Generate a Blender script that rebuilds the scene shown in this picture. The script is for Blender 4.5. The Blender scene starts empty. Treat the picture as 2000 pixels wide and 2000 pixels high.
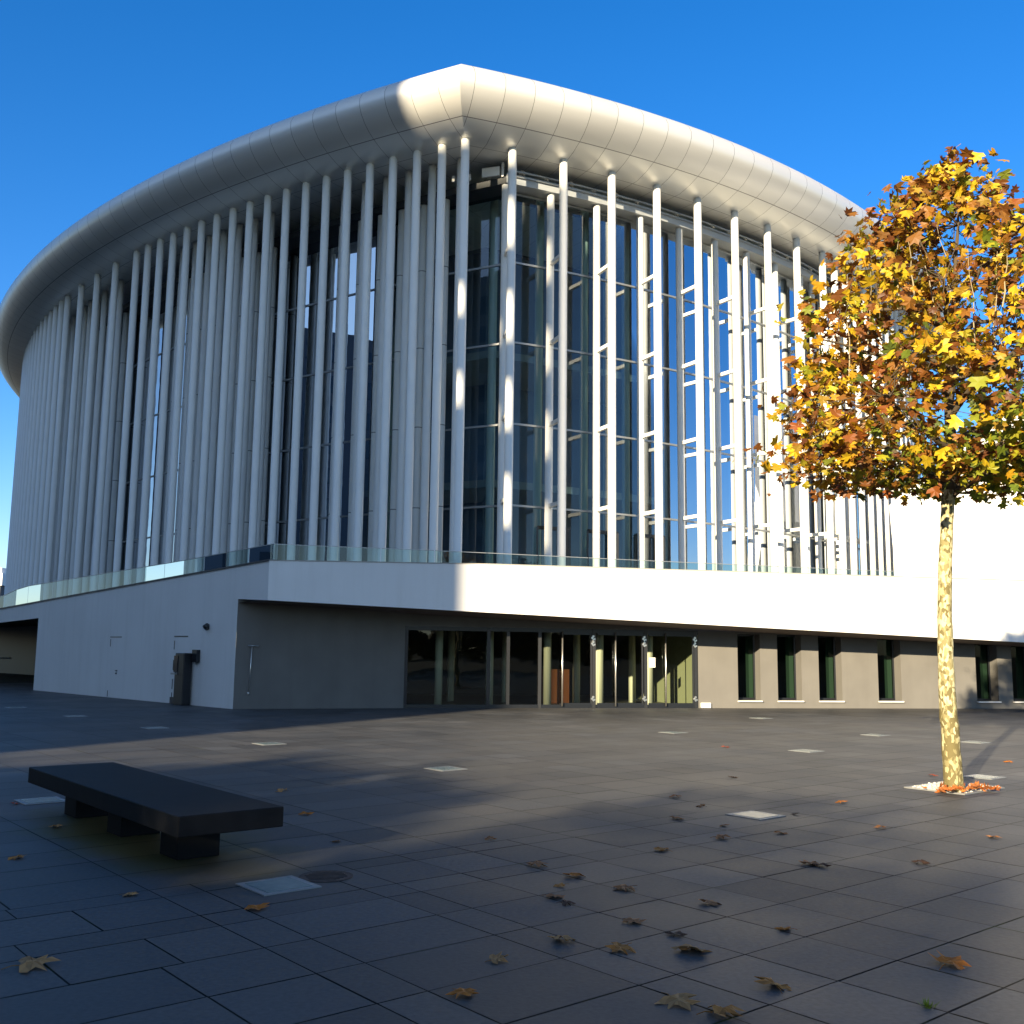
import bpy, bmesh, math, random
import numpy as np
from mathutils import Vector, Matrix
rnd = random.Random(7)
S = bpy.context.scene
R = math.radians

# ------------------------------------------------------------------ camera
F_PX, PITCH, ROLL = 2000.0, math.atan(270/2000.0), R(0.72)
EYE = Vector((0, 0, 1.7))
fw = Vector((0, math.cos(PITCH), math.sin(PITCH)))
r0 = Vector((1, 0, 0)); u0 = r0.cross(fw)
rt = r0*math.cos(ROLL) + u0*math.sin(ROLL); up = -r0*math.sin(ROLL) + u0*math.cos(ROLL)
cd = bpy.data.cameras.new('camera'); cam = bpy.data.objects.new('camera', cd)
S.collection.objects.link(cam)
cam.matrix_world = Matrix(((rt.x, up.x, -fw.x, EYE.x), (rt.y, up.y, -fw.y, EYE.y), (rt.z, up.z, -fw.z, EYE.z), (0, 0, 0, 1)))
cd.sensor_width = 36; cd.lens = 36*F_PX/2000; cd.clip_end = 6000; cd.clip_start = 0.05
S.camera = cam
S.render.resolution_x = S.render.resolution_y = 1024

# ------------------------------------------------------------------ light
SUN_EL = R(15.0); SUN_AZ = math.atan2(.479, .878)          # light travels towards +x +y
SD = Vector((.479, .878, 0)).normalized()
SQ = Vector((SD.y, -SD.x, 0))
w = bpy.data.worlds.new('World'); S.world = w; w.use_nodes = True
nt = w.node_tree; nt.nodes.clear()
sky = nt.nodes.new('ShaderNodeTexSky'); sky.sky_type = 'NISHITA'; sky.sun_disc = False
sky.sun_elevation = SUN_EL; sky.sun_rotation = SUN_AZ + math.pi
sky.altitude = 400; sky.air_density = 1.0; sky.dust_density = 0.15; sky.ozone_density = 3.0
hs = nt.nodes.new('ShaderNodeHueSaturation'); hs.inputs['Saturation'].default_value = 1.32; hs.inputs['Value'].default_value = 1.0
wb_ = nt.nodes.new('ShaderNodeMix'); wb_.data_type = 'RGBA'; wb_.blend_type = 'MULTIPLY'; wb_.inputs[0].default_value = 1; wb_.inputs[7].default_value = (1.0, .93, 1.12, 1)
# the sky is hazier and paler round the (low) sun than opposite it
tcw_ = nt.nodes.new('ShaderNodeTexCoord'); dot_ = nt.nodes.new('ShaderNodeVectorMath'); dot_.operation = 'DOT_PRODUCT'
dot_.inputs[1].default_value = (-SD.x*math.cos(SUN_EL), -SD.y*math.cos(SUN_EL), math.sin(SUN_EL)); nt.links.new(tcw_.outputs['Generated'], dot_.inputs[0])
mr_ = nt.nodes.new('ShaderNodeMapRange'); mr_.interpolation_type = 'SMOOTHSTEP'; mr_.inputs[1].default_value = -.25; mr_.inputs[2].default_value = .55; nt.links.new(dot_.outputs['Value'], mr_.inputs[0])
hz_ = nt.nodes.new('ShaderNodeHueSaturation'); hz_.inputs['Saturation'].default_value = .88; hz_.inputs['Value'].default_value = 1.12; nt.links.new(sky.outputs[0], hz_.inputs['Color'])
mz_ = nt.nodes.new('ShaderNodeMix'); mz_.data_type = 'RGBA'; nt.links.new(mr_.outputs[0], mz_.inputs[0]); nt.links.new(hz_.outputs[0], mz_.inputs[7])
bg = nt.nodes.new('ShaderNodeBackground'); bg.inputs['Strength'].default_value = 0.082
out = nt.nodes.new('ShaderNodeOutputWorld')
nt.links.new(sky.outputs[0], hs.inputs['Color']); nt.links.new(hs.outputs[0], wb_.inputs[6]); nt.links.new(wb_.outputs[2], mz_.inputs[6]); nt.links.new(mz_.outputs[2], bg.inputs['Color']); nt.links.new(bg.outputs[0], out.inputs['Surface'])
sl = bpy.data.lights.new('sun', 'SUN'); sl.energy = 5.0; sl.angle = R(0.53); sl.color = (1.0, 0.82, 0.55)
so = bpy.data.objects.new('sun', sl); S.collection.objects.link(so)
ldir = Vector((SD.x*math.cos(SUN_EL), SD.y*math.cos(SUN_EL), -math.sin(SUN_EL)))
so.rotation_euler = ldir.to_track_quat('-Z', 'Y').to_euler(); so.location = (-60, -100, 60)
S.view_settings.view_transform = 'Standard'; S.view_settings.look = 'None'
S.view_settings.exposure = 1.42; S.view_settings.gamma = 1
S.render.engine = 'CYCLES'
S.cycles.max_bounces = 8; S.cycles.transparent_max_bounces = 16; S.cycles.caustics_reflective = False

# ------------------------------------------------------------------ materials
def mat(name, col, rough=.6, metal=0.0, spec=.5, noise=None, bump=None, trans=None):
    m = bpy.data.materials.new(name); m.use_nodes = True
    n = m.node_tree.nodes; l = m.node_tree.links; b = n['Principled BSDF']
    b.inputs['Base Color'].default_value = (*col, 1); b.inputs['Roughness'].default_value = rough
    b.inputs['Metallic'].default_value = metal; b.inputs['Specular IOR Level'].default_value = spec
    if noise:
        sc, amt = noise[:2]
        tc = n.new('ShaderNodeTexCoord'); t = n.new('ShaderNodeTexNoise'); t.inputs['Scale'].default_value = sc; t.inputs['Detail'].default_value = 6
        l.new(tc.outputs['Object'], t.inputs['Vector'])
        r = n.new('ShaderNodeMapRange'); r.inputs[1].default_value = .3; r.inputs[2].default_value = .7; r.inputs[3].default_value = 1-amt; r.inputs[4].default_value = 1+amt
        l.new(t.outputs[0], r.inputs[0])
        mx = n.new('ShaderNodeVectorMath'); mx.operation = 'SCALE'; mx.inputs[0].default_value = col
        l.new(r.outputs[0], mx.inputs['Scale']); l.new(mx.outputs[0], b.inputs['Base Color'])
    if bump:
        tc = n.new('ShaderNodeTexCoord'); t = n.new('ShaderNodeTexNoise'); t.inputs['Scale'].default_value = bump[0]; t.inputs['Detail'].default_value = 5
        l.new(tc.outputs['Object'], t.inputs['Vector'])
        bp = n.new('ShaderNodeBump'); bp.inputs['Strength'].default_value = bump[1]; bp.inputs['Distance'].default_value = bump[2] if len(bump) > 2 else .01
        l.new(t.outputs[0], bp.inputs['Height']); l.new(bp.outputs[0], b.inputs['Normal'])
    return m
def glass(name, tint, base=.06, ior=1.6, rough=0.0, refl=(1, 1, 1), wave=0.0):
    m = bpy.data.materials.new(name); m.use_nodes = True
    n = m.node_tree.nodes; l = m.node_tree.links; n.clear()
    o = n.new('ShaderNodeOutputMaterial'); t = n.new('ShaderNodeBsdfTransparent'); t.inputs[0].default_value = (*tint, 1)
    g = n.new('ShaderNodeBsdfGlossy'); g.inputs['Roughness'].default_value = rough; g.inputs[0].default_value = (*refl, 1)
    f = n.new('ShaderNodeFresnel'); f.inputs[0].default_value = ior
    a = n.new('ShaderNodeMath'); a.operation = 'ADD'; a.inputs[1].default_value = base; a.use_clamp = True
    mx = n.new('ShaderNodeMixShader')
    l.new(f.outputs[0], a.inputs[0]); l.new(a.outputs[0], mx.inputs[0]); l.new(t.outputs[0], mx.inputs[1]); l.new(g.outputs[0], mx.inputs[2]); l.new(mx.outputs[0], o.inputs[0])
    if wave:
        tc = n.new('ShaderNodeTexCoord'); ns = n.new('ShaderNodeTexNoise'); ns.inputs['Scale'].default_value = .9
        l.new(tc.outputs['Object'], ns.inputs['Vector']); bp = n.new('ShaderNodeBump'); bp.inputs['Strength'].default_value = wave; bp.inputs['Distance'].default_value = .02
        l.new(ns.outputs[0], bp.inputs['Height']); l.new(bp.outputs[0], g.inputs['Normal'])
    return m
M = {}
M['plaster'] = mat('white plaster', (.78, .78, .77), .75, noise=(.6, .035), bump=(60, .15, .004))
def streaks(m, col, amt):
    n = m.node_tree.nodes; l = m.node_tree.links; b = n['Principled BSDF']; src = b.inputs['Base Color'].links[0].from_socket
    tc = n.new('ShaderNodeTexCoord'); mp = n.new('ShaderNodeMapping'); mp.inputs['Scale'].default_value = (2.6, 2.6, .22); l.new(tc.outputs['Object'], mp.inputs[0])
    t = n.new('ShaderNodeTexNoise'); t.inputs['Scale'].default_value = 1.3; t.inputs['Detail'].default_value = 7; t.inputs['Roughness'].default_value = .65; l.new(mp.outputs[0], t.inputs['Vector'])
    q = n.new('ShaderNodeMapRange'); q.inputs[1].default_value = .48; q.inputs[2].default_value = .75; q.inputs[3].default_value = 0; q.inputs[4].default_value = amt; l.new(t.outputs[0], q.inputs[0])
    mc = n.new('ShaderNodeMix'); mc.data_type = 'RGBA'; l.new(q.outputs[0], mc.inputs[0]); l.new(src, mc.inputs[6]); mc.inputs[7].default_value = (*col, 1); l.new(mc.outputs[2], b.inputs['Base Color'])
streaks(M['plaster'], (.60, .59, .56), .25)
M['grey_wall'] = mat('grey render', (.155, .15, .14), .8, noise=(1.2, .08), bump=(90, .3, .004))
streaks(M['grey_wall'], (.12, .115, .105), .3)
M['soffit'] = mat('brown soffit', (.16, .12, .10), .7)
M['column'] = mat('white column paint', (.76, .77, .75), .38, noise=(1.5, .03))
M['metal'] = mat('grey metal', (.35, .37, .38), .4, .6)
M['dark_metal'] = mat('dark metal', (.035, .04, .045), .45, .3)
M['black'] = mat('black frame', (.012, .014, .018), .35)
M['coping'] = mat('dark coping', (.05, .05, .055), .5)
M['steel'] = mat('brushed steel', (.75, .74, .7), .3, .9)
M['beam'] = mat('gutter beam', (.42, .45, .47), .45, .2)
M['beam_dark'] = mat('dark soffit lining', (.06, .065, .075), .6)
M['facade_glass'] = glass('facade glass', (.48, .62, .66), .05, 1.5, refl=(.55, .60, .66), wave=.12)
M['lobby_glass'] = glass('lobby glass', (.64, .68, .60), .01, 1.45, refl=(.7, .75, .8), wave=.25)
M['rail_glass'] = glass('railing glass', (.66, .82, .78), .015, 1.45, refl=(.75, .85, .9))
M['window_glass'] = glass('window glass', (.35, .46, .4), .0, 1.35, refl=(.45, .5, .5))
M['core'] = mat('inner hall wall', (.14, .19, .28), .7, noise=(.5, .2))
M['slab'] = mat('inner floor', (.35, .36, .36), .7)
M['lobby_floor'] = mat('lobby floor', (.10, .10, .10), .4)
M['pillar'] = mat('lobby pillar', (.72, .72, .62), .6)
M['wood'] = mat('wood', (.30, .10, .035), .5)
M['bench'] = mat('dark stone', (.006, .007, .009), .6, spec=.15, noise=(6, .25), bump=(70, .25, .004))
M['paper'] = mat('paper', (.8, .8, .76), .8)
M['bark_dark'] = mat('branch bark', (.075, .055, .032), .9)
M['far_building'] = mat('far building', (.10, .10, .11), .8)
M['office'] = mat('office stone', (.30, .29, .28), .8)
M['office_window'] = mat('office window', (.03, .035, .045), .15)
M['plate'] = mat('frosted glass light cover', (.17, .22, .22), .25, noise=(14, .1))
M['plate_frame'] = mat('steel light frame', (.27, .28, .28), .5, .4)
M['gravel'] = None

# roof cladding: satin metallic panels, seams from the UV map
def roof_mat():
    m = mat('roof panels', (.74, .745, .73), .38, .35)
    n = m.node_tree.nodes; l = m.node_tree.links; b = n['Principled BSDF']
    uv = n.new('ShaderNodeUVMap'); sp = n.new('ShaderNodeSeparateXYZ'); l.new(uv.outputs[0], sp.inputs[0])
    def line(sock, period, off, wd):
        a = n.new('ShaderNodeMath'); a.operation = 'ADD'; a.inputs[1].default_value = off; l.new(sock, a.inputs[0])
        d = n.new('ShaderNodeMath'); d.operation = 'PINGPONG'; d.inputs[1].default_value = period/2; l.new(a.outputs[0], d.inputs[0])
        c = n.new('ShaderNodeMath'); c.operation = 'LESS_THAN'; c.inputs[1].default_value = wd/2; l.new(d.outputs[0], c.inputs[0]); return c.outputs[0]
    a = line(sp.outputs[0], 1.02, 100*1.02+.0, .016)
    c = line(sp.outputs[1], 40.0, 40.0, .03)      # the ring seam, v = 0
    def single(v0, wd):
        c_ = n.new('ShaderNodeMath'); c_.operation = 'COMPARE'; c_.inputs[1].default_value = v0; c_.inputs[2].default_value = wd; l.new(sp.outputs[1], c_.inputs[0]); return c_.outputs[0]
    e = single(-1.35, .012); g = single(-2.5, .012)
    mx = n.new('ShaderNodeMath'); mx.operation = 'MAXIMUM'; l.new(a, mx.inputs[0]); l.new(c, mx.inputs[1])
    m2 = n.new('ShaderNodeMath'); m2.operation = 'MAXIMUM'; l.new(mx.outputs[0], m2.inputs[0]); l.new(e, m2.inputs[1])
    m3 = n.new('ShaderNodeMath'); m3.operation = 'MAXIMUM'; l.new(m2.outputs[0], m3.inputs[0]); l.new(g, m3.inputs[1])
    # per panel tone
    dv = n.new('ShaderNodeMath'); dv.operation = 'DIVIDE'; dv.inputs[1].default_value = 1.02; l.new(sp.outputs[0], dv.inputs[0])
    fl = n.new('ShaderNodeMath'); fl.operation = 'FLOOR'; l.new(dv.outputs[0], fl.inputs[0])
    wn = n.new('ShaderNodeTexWhiteNoise'); wn.noise_dimensions = '1D'; l.new(fl.outputs[0], wn.inputs['W'])
    mr = n.new('ShaderNodeMapRange'); mr.inputs[3].default_value = .955; mr.inputs[4].default_value = 1.02; l.new(wn.outputs[0], mr.inputs[0])
    vs = n.new('ShaderNodeVectorMath'); vs.operation = 'SCALE'; vs.inputs[0].default_value = (.74, .745, .73); l.new(mr.outputs[0], vs.inputs['Scale'])
    mc = n.new('ShaderNodeMix'); mc.data_type = 'RGBA'; l.new(m3.outputs[0], mc.inputs[0]); l.new(vs.outputs[0], mc.inputs[6]); mc.inputs[7].default_value = (.17, .17, .17, 1)
    l.new(mc.outputs[2], b.inputs['Base Color'])
    return m
M['roof'] = roof_mat()

def attr_mat(name, rough, spec=.5, translucent=0.0, bump=None, vein=False):
    m = bpy.data.materials.new(name); m.use_nodes = True
    n = m.node_tree.nodes; l = m.node_tree.links; b = n['Principled BSDF']
    a = n.new('ShaderNodeVertexColor'); a.layer_name = 'col'
    b.inputs['Roughness'].default_value = rough; b.inputs['Specular IOR Level'].default_value = spec
    src = a.outputs[0]
    tc = n.new('ShaderNodeTexCoord')
    l.new(src, b.inputs['Base Color'])
    if translucent:
        t = n.new('ShaderNodeBsdfTranslucent'); l.new(src, t.inputs[0]); mx = n.new('ShaderNodeMixShader'); mx.inputs[0].default_value = translucent
        o = n['Material Output']; l.new(b.outputs[0], mx.inputs[1]); l.new(t.outputs[0], mx.inputs[2]); l.new(mx.outputs[0], o.inputs[0])
    if bump:
        t = n.new('ShaderNodeTexNoise'); t.inputs['Scale'].default_value = bump[0]; t.inputs['Detail'].default_value = 6; l.new(tc.outputs['Object'], t.inputs['Vector'])
        bp = n.new('ShaderNodeBump'); bp.inputs['Strength'].default_value = bump[1]; bp.inputs['Distance'].default_value = bump[2]; l.new(t.outputs[0], bp.inputs['Height']); l.new(bp.outputs[0], b.inputs['Normal'])
    return m
M['leaf'] = attr_mat('autumn leaf', .5, .4, .35)
M['dry_leaf'] = attr_mat('dry leaf', .7, .3, .15)

def paving_mat():
    m = attr_mat('slate paving', .5, .34, bump=(45, .25, .004))
    n = m.node_tree.nodes; l = m.node_tree.links; b = n['Principled BSDF']
    a = [x for x in n if x.type == 'VERTEX_COLOR'][0]; tc = [x for x in n if x.type == 'TEX_COORD'][0]
    t = n.new('ShaderNodeTexNoise'); t.inputs['Scale'].default_value = .55; t.inputs['Detail'].default_value = 8; l.new(tc.outputs['Object'], t.inputs['Vector'])
    t2 = n.new('ShaderNodeTexNoise'); t2.inputs['Scale'].default_value = 30; t2.inputs['Detail'].default_value = 4; l.new(tc.outputs['Object'], t2.inputs['Vector'])
    r = n.new('ShaderNodeMapRange'); r.inputs[1].default_value = .3; r.inputs[2].default_value = .7; r.inputs[3].default_value = .8; r.inputs[4].default_value = 1.2; l.new(t.outputs[0], r.inputs[0])
    r2 = n.new('ShaderNodeMapRange'); r2.inputs[1].default_value = .3; r2.inputs[2].default_value = .7; r2.inputs[3].default_value = .86; r2.inputs[4].default_value = 1.14; l.new(t2.outputs[0], r2.inputs[0])
    k = n.new('ShaderNodeMath'); k.operation = 'MULTIPLY'; l.new(r.outputs[0], k.inputs[0]); l.new(r2.outputs[0], k.inputs[1])
    v = n.new('ShaderNodeVectorMath'); v.operation = 'SCALE'; l.new(a.outputs[0], v.inputs[0]); l.new(k.outputs[0], v.inputs['Scale'])
    # roughness varies in worn patches
    rr = n.new('ShaderNodeMapRange'); rr.inputs[1].default_value = .3; rr.inputs[2].default_value = .7; rr.inputs[3].default_value = .48; rr.inputs[4].default_value = .68; l.new(t.outputs[0], rr.inputs[0]); l.new(rr.outputs[0], b.inputs['Roughness'])
    # moss stain under the bench (a real stain, noise edged)
    tcw = tc.outputs['Object']
    mp = n.new('ShaderNodeMapping'); mp.vector_type = 'TEXTURE'
    mp.inputs['Location'].default_value = (-3.25, 9.55, 0); mp.inputs['Rotation'].default_value = (0, 0, R(40.0)); mp.inputs['Scale'].default_value = (.85, 2.1, 1)
    l.new(tcw, mp.inputs['Vector'])
    ln = n.new('ShaderNodeVectorMath'); ln.operation = 'LENGTH'; l.new(mp.outputs[0], ln.inputs[0])
    t3 = n.new('ShaderNodeTexNoise'); t3.inputs['Scale'].default_value = 1.6; t3.inputs['Detail'].default_value = 6; l.new(tcw, t3.inputs['Vector'])
    ad = n.new('ShaderNodeMath'); ad.operation = 'ADD'; l.new(ln.outputs['Value'], ad.inputs[0]); l.new(t3.outputs[0], ad.inputs[1])
    ms = n.new('ShaderNodeMapRange'); ms.inputs[1].default_value = 1.62; ms.inputs[2].default_value = 1.1; ms.inputs[3].default_value = 0; ms.inputs[4].default_value = .9; l.new(ad.outputs[0], ms.inputs[0])
    mc = n.new('ShaderNodeMix'); mc.data_type = 'RGBA'; l.new(ms.outputs[0], mc.inputs[0]); l.new(v.outputs[0], mc.inputs[6]); mc.inputs[7].default_value = (.070, .066, .018, 1)
    l.new(mc.outputs[2], b.inputs['Base Color'])
    return m
M['paving'] = paving_mat()
def joint_mat():
    m = mat('paving joint', (.014, .015, .014), .9)
    n = m.node_tree.nodes; l = m.node_tree.links; b = n['Principled BSDF']
    tc = n.new('ShaderNodeTexCoord'); t = n.new('ShaderNodeTexNoise'); t.inputs['Scale'].default_value = 1.1; t.inputs['Detail'].default_value = 4; l.new(tc.outputs['Object'], t.inputs['Vector'])
    cr = n.new('ShaderNodeValToRGB'); cr.color_ramp.elements[0].position = .56; cr.color_ramp.elements[0].color = (.013, .014, .013, 1); cr.color_ramp.elements[1].position = .68; cr.color_ramp.elements[1].color = (.05, .08, .012, 1)
    l.new(t.outputs[0], cr.inputs[0]); l.new(cr.outputs[0], b.inputs['Base Color']); return m
M['joint'] = joint_mat()
def bark_mat():
    m = mat('plane tree bark', (.4, .36, .2), .85)
    n = m.node_tree.nodes; l = m.node_tree.links; b = n['Principled BSDF']
    tc = n.new('ShaderNodeTexCoord'); mp = n.new('ShaderNodeMapping'); mp.inputs['Scale'].default_value = (1, 1, .55); l.new(tc.outputs['Object'], mp.inputs['Vector'])
    ns = n.new('ShaderNodeTexNoise'); ns.inputs['Scale'].default_value = 14; ns.inputs['Detail'].default_value = 3; l.new(mp.outputs[0], ns.inputs['Vector'])
    va = n.new('ShaderNodeVectorMath'); va.operation = 'MULTIPLY_ADD'; va.inputs[1].default_value = (.07, .07, .07); l.new(ns.outputs['Color'], va.inputs[0]); l.new(mp.outputs[0], va.inputs[2])
    vo = n.new('ShaderNodeTexVoronoi'); vo.inputs['Scale'].default_value = 32; l.new(va.outputs[0], vo.inputs['Vector'])
    sp = n.new('ShaderNodeSeparateColor'); l.new(vo.outputs['Color'], sp.inputs[0])
    # lower trunk keeps more old olive bark
    s3 = n.new('ShaderNodeSeparateXYZ'); l.new(tc.outputs['Object'], s3.inputs[0])
    mr = n.new('ShaderNodeMapRange'); mr.inputs[1].default_value = .5; mr.inputs[2].default_value = 1.5; mr.inputs[3].default_value = -.38; mr.inputs[4].default_value = .06; l.new(s3.outputs[2], mr.inputs[0])
    ad = n.new('ShaderNodeMath'); ad.operation = 'ADD'; l.new(sp.outputs[0], ad.inputs[0]); l.new(mr.outputs[0], ad.inputs[1])
    cr = n.new('ShaderNodeValToRGB'); cr.color_ramp.interpolation = 'CONSTANT'; e = cr.color_ramp.elements
    e[0].position = 0; e[0].color = (.14, .115, .045, 1); e[1].position = .22; e[1].color = (.23, .20, .09, 1)
    x = e.new(.42); x.color = (.38, .34, .18, 1); x = e.new(.62); x.color = (.52, .48, .29, 1); x = e.new(.9); x.color = (.29, .26, .13, 1)
    l.new(ad.outputs[0], cr.inputs[0]); l.new(cr.outputs[0], b.inputs['Base Color'])
    bp = n.new('ShaderNodeBump'); bp.inputs['Strength'].default_value = .8; bp.inputs['Distance'].default_value = .008; l.new(ad.outputs[0], bp.inputs['Height']); l.new(bp.outputs[0], b.inputs['Normal'])
    return m
M['bark'] = bark_mat()
def column_seam_mat():
    m = mat('column paint with joints', (.74, .75, .72), .4)
    n = m.node_tree.nodes; l = m.node_tree.links; b = n['Principled BSDF']
    tc = n.new('ShaderNodeTexCoord'); s = n.new('ShaderNodeSeparateXYZ'); l.new(tc.outputs['Object'], s.inputs[0])
    a = n.new('ShaderNodeMath'); a.operation = 'SUBTRACT'; a.inputs[1].default_value = .77; l.new(s.outputs[2], a.inputs[0])
    d = n.new('ShaderNodeMath'); d.operation = 'PINGPONG'; d.inputs[1].default_value = 1.48; l.new(a.outputs[0], d.inputs[0])
    c = n.new('ShaderNodeMath'); c.operation = 'LESS_THAN'; c.inputs[1].default_value = .018; l.new(d.outputs[0], c.inputs[0])
    mc = n.new('ShaderNodeMix'); mc.data_type = 'RGBA'; l.new(c.outputs[0], mc.inputs[0]); mc.inputs[6].default_value = (.74, .75, .72, 1); mc.inputs[7].default_value = (.22, .23, .22, 1)
    l.new(mc.outputs[2], b.inputs['Base Color']); return m
M['column_seam'] = column_seam_mat()
M['gravel'] = mat('white grate gravel', (.55, .54, .48), .85, noise=(35, .35), bump=(45, .8, .02))

# ------------------------------------------------------------------ mesh helpers
class MB:
    def __init__(s): s.v = []; s.f = []; s.uv = {}; s.col = {}; s.smooth = set()
    def face(s, pts, uv=None, col=None, smooth=False):
        i = len(s.v); s.v += [tuple(p) for p in pts]; s.f.append(tuple(range(i, i+len(pts)))); k = len(s.f)-1
        if uv: s.uv[k] = uv
        if col is not None: s.col[k] = col
        if smooth: s.smooth.add(k)
    def add(s, vs, fs, col=None, smooth=False):
        i = len(s.v); s.v += [tuple(p) for p in vs]
        for f in fs:
            s.f.append(tuple(i+j for j in f)); k = len(s.f)-1
            if col is not None: s.col[k] = col
            if smooth: s.smooth.add(k)
    def obox(s, c, ax, ay, az, hx, hy, hz, col=None):
        c = Vector(c); X = Vector(ax).normalized()*hx; Y = Vector(ay).normalized()*hy; Z = Vector(az).normalized()*hz
        vs = [c+X*i+Y*j+Z*k for k in (-1, 1) for j in (-1, 1) for i in (-1, 1)]
        s.add(vs, [(0, 2, 3, 1), (4, 5, 7, 6), (0, 1, 5, 4), (2, 6, 7, 3), (0, 4, 6, 2), (1, 3, 7, 5)], col)
    def box(s, x0, x1, y0, y1, z0, z1, col=None): s.obox(((x0+x1)/2, (y0+y1)/2, (z0+z1)/2), (1, 0, 0), (0, 1, 0), (0, 0, 1), (x1-x0)/2, (y1-y0)/2, (z1-z0)/2, col)
    def bar(s, a, b, wd, ht, col=None):       # rectangular bar from a to b, ht vertical
        a = Vector(a); b = Vector(b); d = b-a; L = d.length; d.normalize()
        side = d.cross(Vector((0, 0, 1)))
        if side.length < 1e-4: side = Vector((1, 0, 0))
        side.normalize(); s.obox((a+b)/2, d, side, side.cross(d), L/2, wd/2, ht/2, col)
    def tube(s, pts, rad, n=10, caps=True, col=None):
        pts = [Vector(p) for p in pts]; rad = rad if isinstance(rad, (list, tuple)) else [rad]*len(pts)
        rings = []; ref = None
        for i, p in enumerate(pts):
            d = (pts[min(i+1, len(pts)-1)]-pts[max(i-1, 0)]).normalized()
            if ref is None: ref = d.orthogonal().normalized()
            ref = (ref-d*ref.dot(d)); ref = ref.normalized() if ref.length > 1e-5 else d.orthogonal().normalized()
            b2 = d.cross(ref); rings.append([p+(ref*math.cos(2*math.pi*k/n)+b2*math.sin(2*math.pi*k/n))*rad[i] for k in range(n)])
        vs = [q for r_ in rings for q in r_]; fs = []
        for i in range(len(pts)-1):
            for k in range(n): fs.append((i*n+k, i*n+(k+1) % n, (i+1)*n+(k+1) % n, (i+1)*n+k))
        s.add(vs, fs, col, True)
        if caps:
            s.add(rings[0][::-1], [tuple(range(n))], col); s.add(rings[-1], [tuple(range(n))], col)
    def prism(s, poly, z0, z1, col=None):
        n = len(poly); vs = [(x, y, z0) for x, y in poly]+[(x, y, z1) for x, y in poly]
        s.add(vs, [tuple(range(n))[::-1], tuple(range(n, 2*n))]+[(i, (i+1) % n, n+(i+1) % n, n+i) for i in range(n)], col)
    def mesh(s, name, m):
        me = bpy.data.meshes.new(name); me.from_pydata(s.v, [], s.f)
        me.materials.append(m)
        if s.uv:
            ul = me.uv_layers.new(name='UVMap')
            for k, uvs in s.uv.items():
                ls = me.polygons[k].loop_start
                for j, q in enumerate(uvs): ul.data[ls+j].uv = q
        if s.col:
            at = me.color_attributes.new('col', 'FLOAT_COLOR', 'CORNER')
            buf = np.ones((len(me.loops), 4), dtype=np.float32)
            for k, c in s.col.items():
                p = me.polygons[k]; buf[p.loop_start:p.loop_start+p.loop_total, :3] = c
            at.data.foreach_set('color', buf.ravel())
        sm = np.zeros(len(me.polygons), dtype=bool)
        for k in s.smooth: sm[k] = True
        me.polygons.foreach_set('use_smooth', sm); me.update(); return me
    def build(s, name, m, parent=None, loc=None, fix=True):
        me = s.mesh(name, m)
        if fix and not s.uv:
            bm = bmesh.new(); bm.from_mesh(me); bmesh.ops.remove_doubles(bm, verts=bm.verts, dist=1e-6) if len(s.v) < 3000 else None
            bmesh.ops.recalc_face_normals(bm, faces=bm.faces); bm.to_mesh(me); bm.free()
        o = bpy.data.objects.new(name, me); S.collection.objects.link(o)
        if parent: o.parent = parent
        if loc: o.location = loc
        return o
def tag(o, label=None, cat=None, group=None, kind=None):
    if label: o['label'] = label
    if cat: o['category'] = cat
    if group: o['group'] = group
    if kind: o['kind'] = kind
    return o
def empty(name, loc=(0, 0, 0), label=None, cat=None, group=None, rz=0):
    o = bpy.data.objects.new(name, None); S.collection.objects.link(o); o.location = loc; o.rotation_euler = (0, 0, rz); o.empty_display_size = .2
    return tag(o, label, cat, group)
def bevel(o, wd=.01, seg=2):
    m = o.modifiers.new('bevel', 'BEVEL'); m.width = wd; m.segments = seg; m.limit_method = 'ANGLE'; return o
def rel(base, p): return Vector(p)-Vector(base)

# ------------------------------------------------------------------ ground: slate paving in a grid turned by 50 degrees
TH = R(50.0); GU = Vector((math.sin(TH), math.cos(TH), 0)); GV = Vector((-math.cos(TH), math.sin(TH), 0))
def uvp(u, v, z=0): p = GU*u+GV*v; return Vector((p.x, p.y, z))
g = MB(); g.face([(-2500, -2500, -.006), (2500, -2500, -.006), (2500, 2500, -.006), (-2500, 2500, -.006)])
tag(g.build('ground', M['joint']), kind='structure')
plates = [(3.66, 6.92), (3.50, 12.12), (9.17, 6.86), (8.98, 12.11), (8.67, 16.95), (8.33, 21.43), (8.10, 25.85), (7.86, 30.11),
          (17.0, 14.82), (15.9, 10.78), (20.3, 12.04), (20.44, 9.95), (14.71, 7.07), (22.79, 16.81)]
pv = MB()
vl = [3.81-.597*k for k in range(40, 0, -1)]+[3.81, 4.4, 4.99, 5.58, 6.17, 6.48, 7.08, 7.35]+[7.35+.6*k for k in range(1, 70)]
base_u = [1.95, 2.41, 2.88, 3.18, 4.09, 4.38, 4.97, 5.56, 6.15, 6.74]
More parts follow.
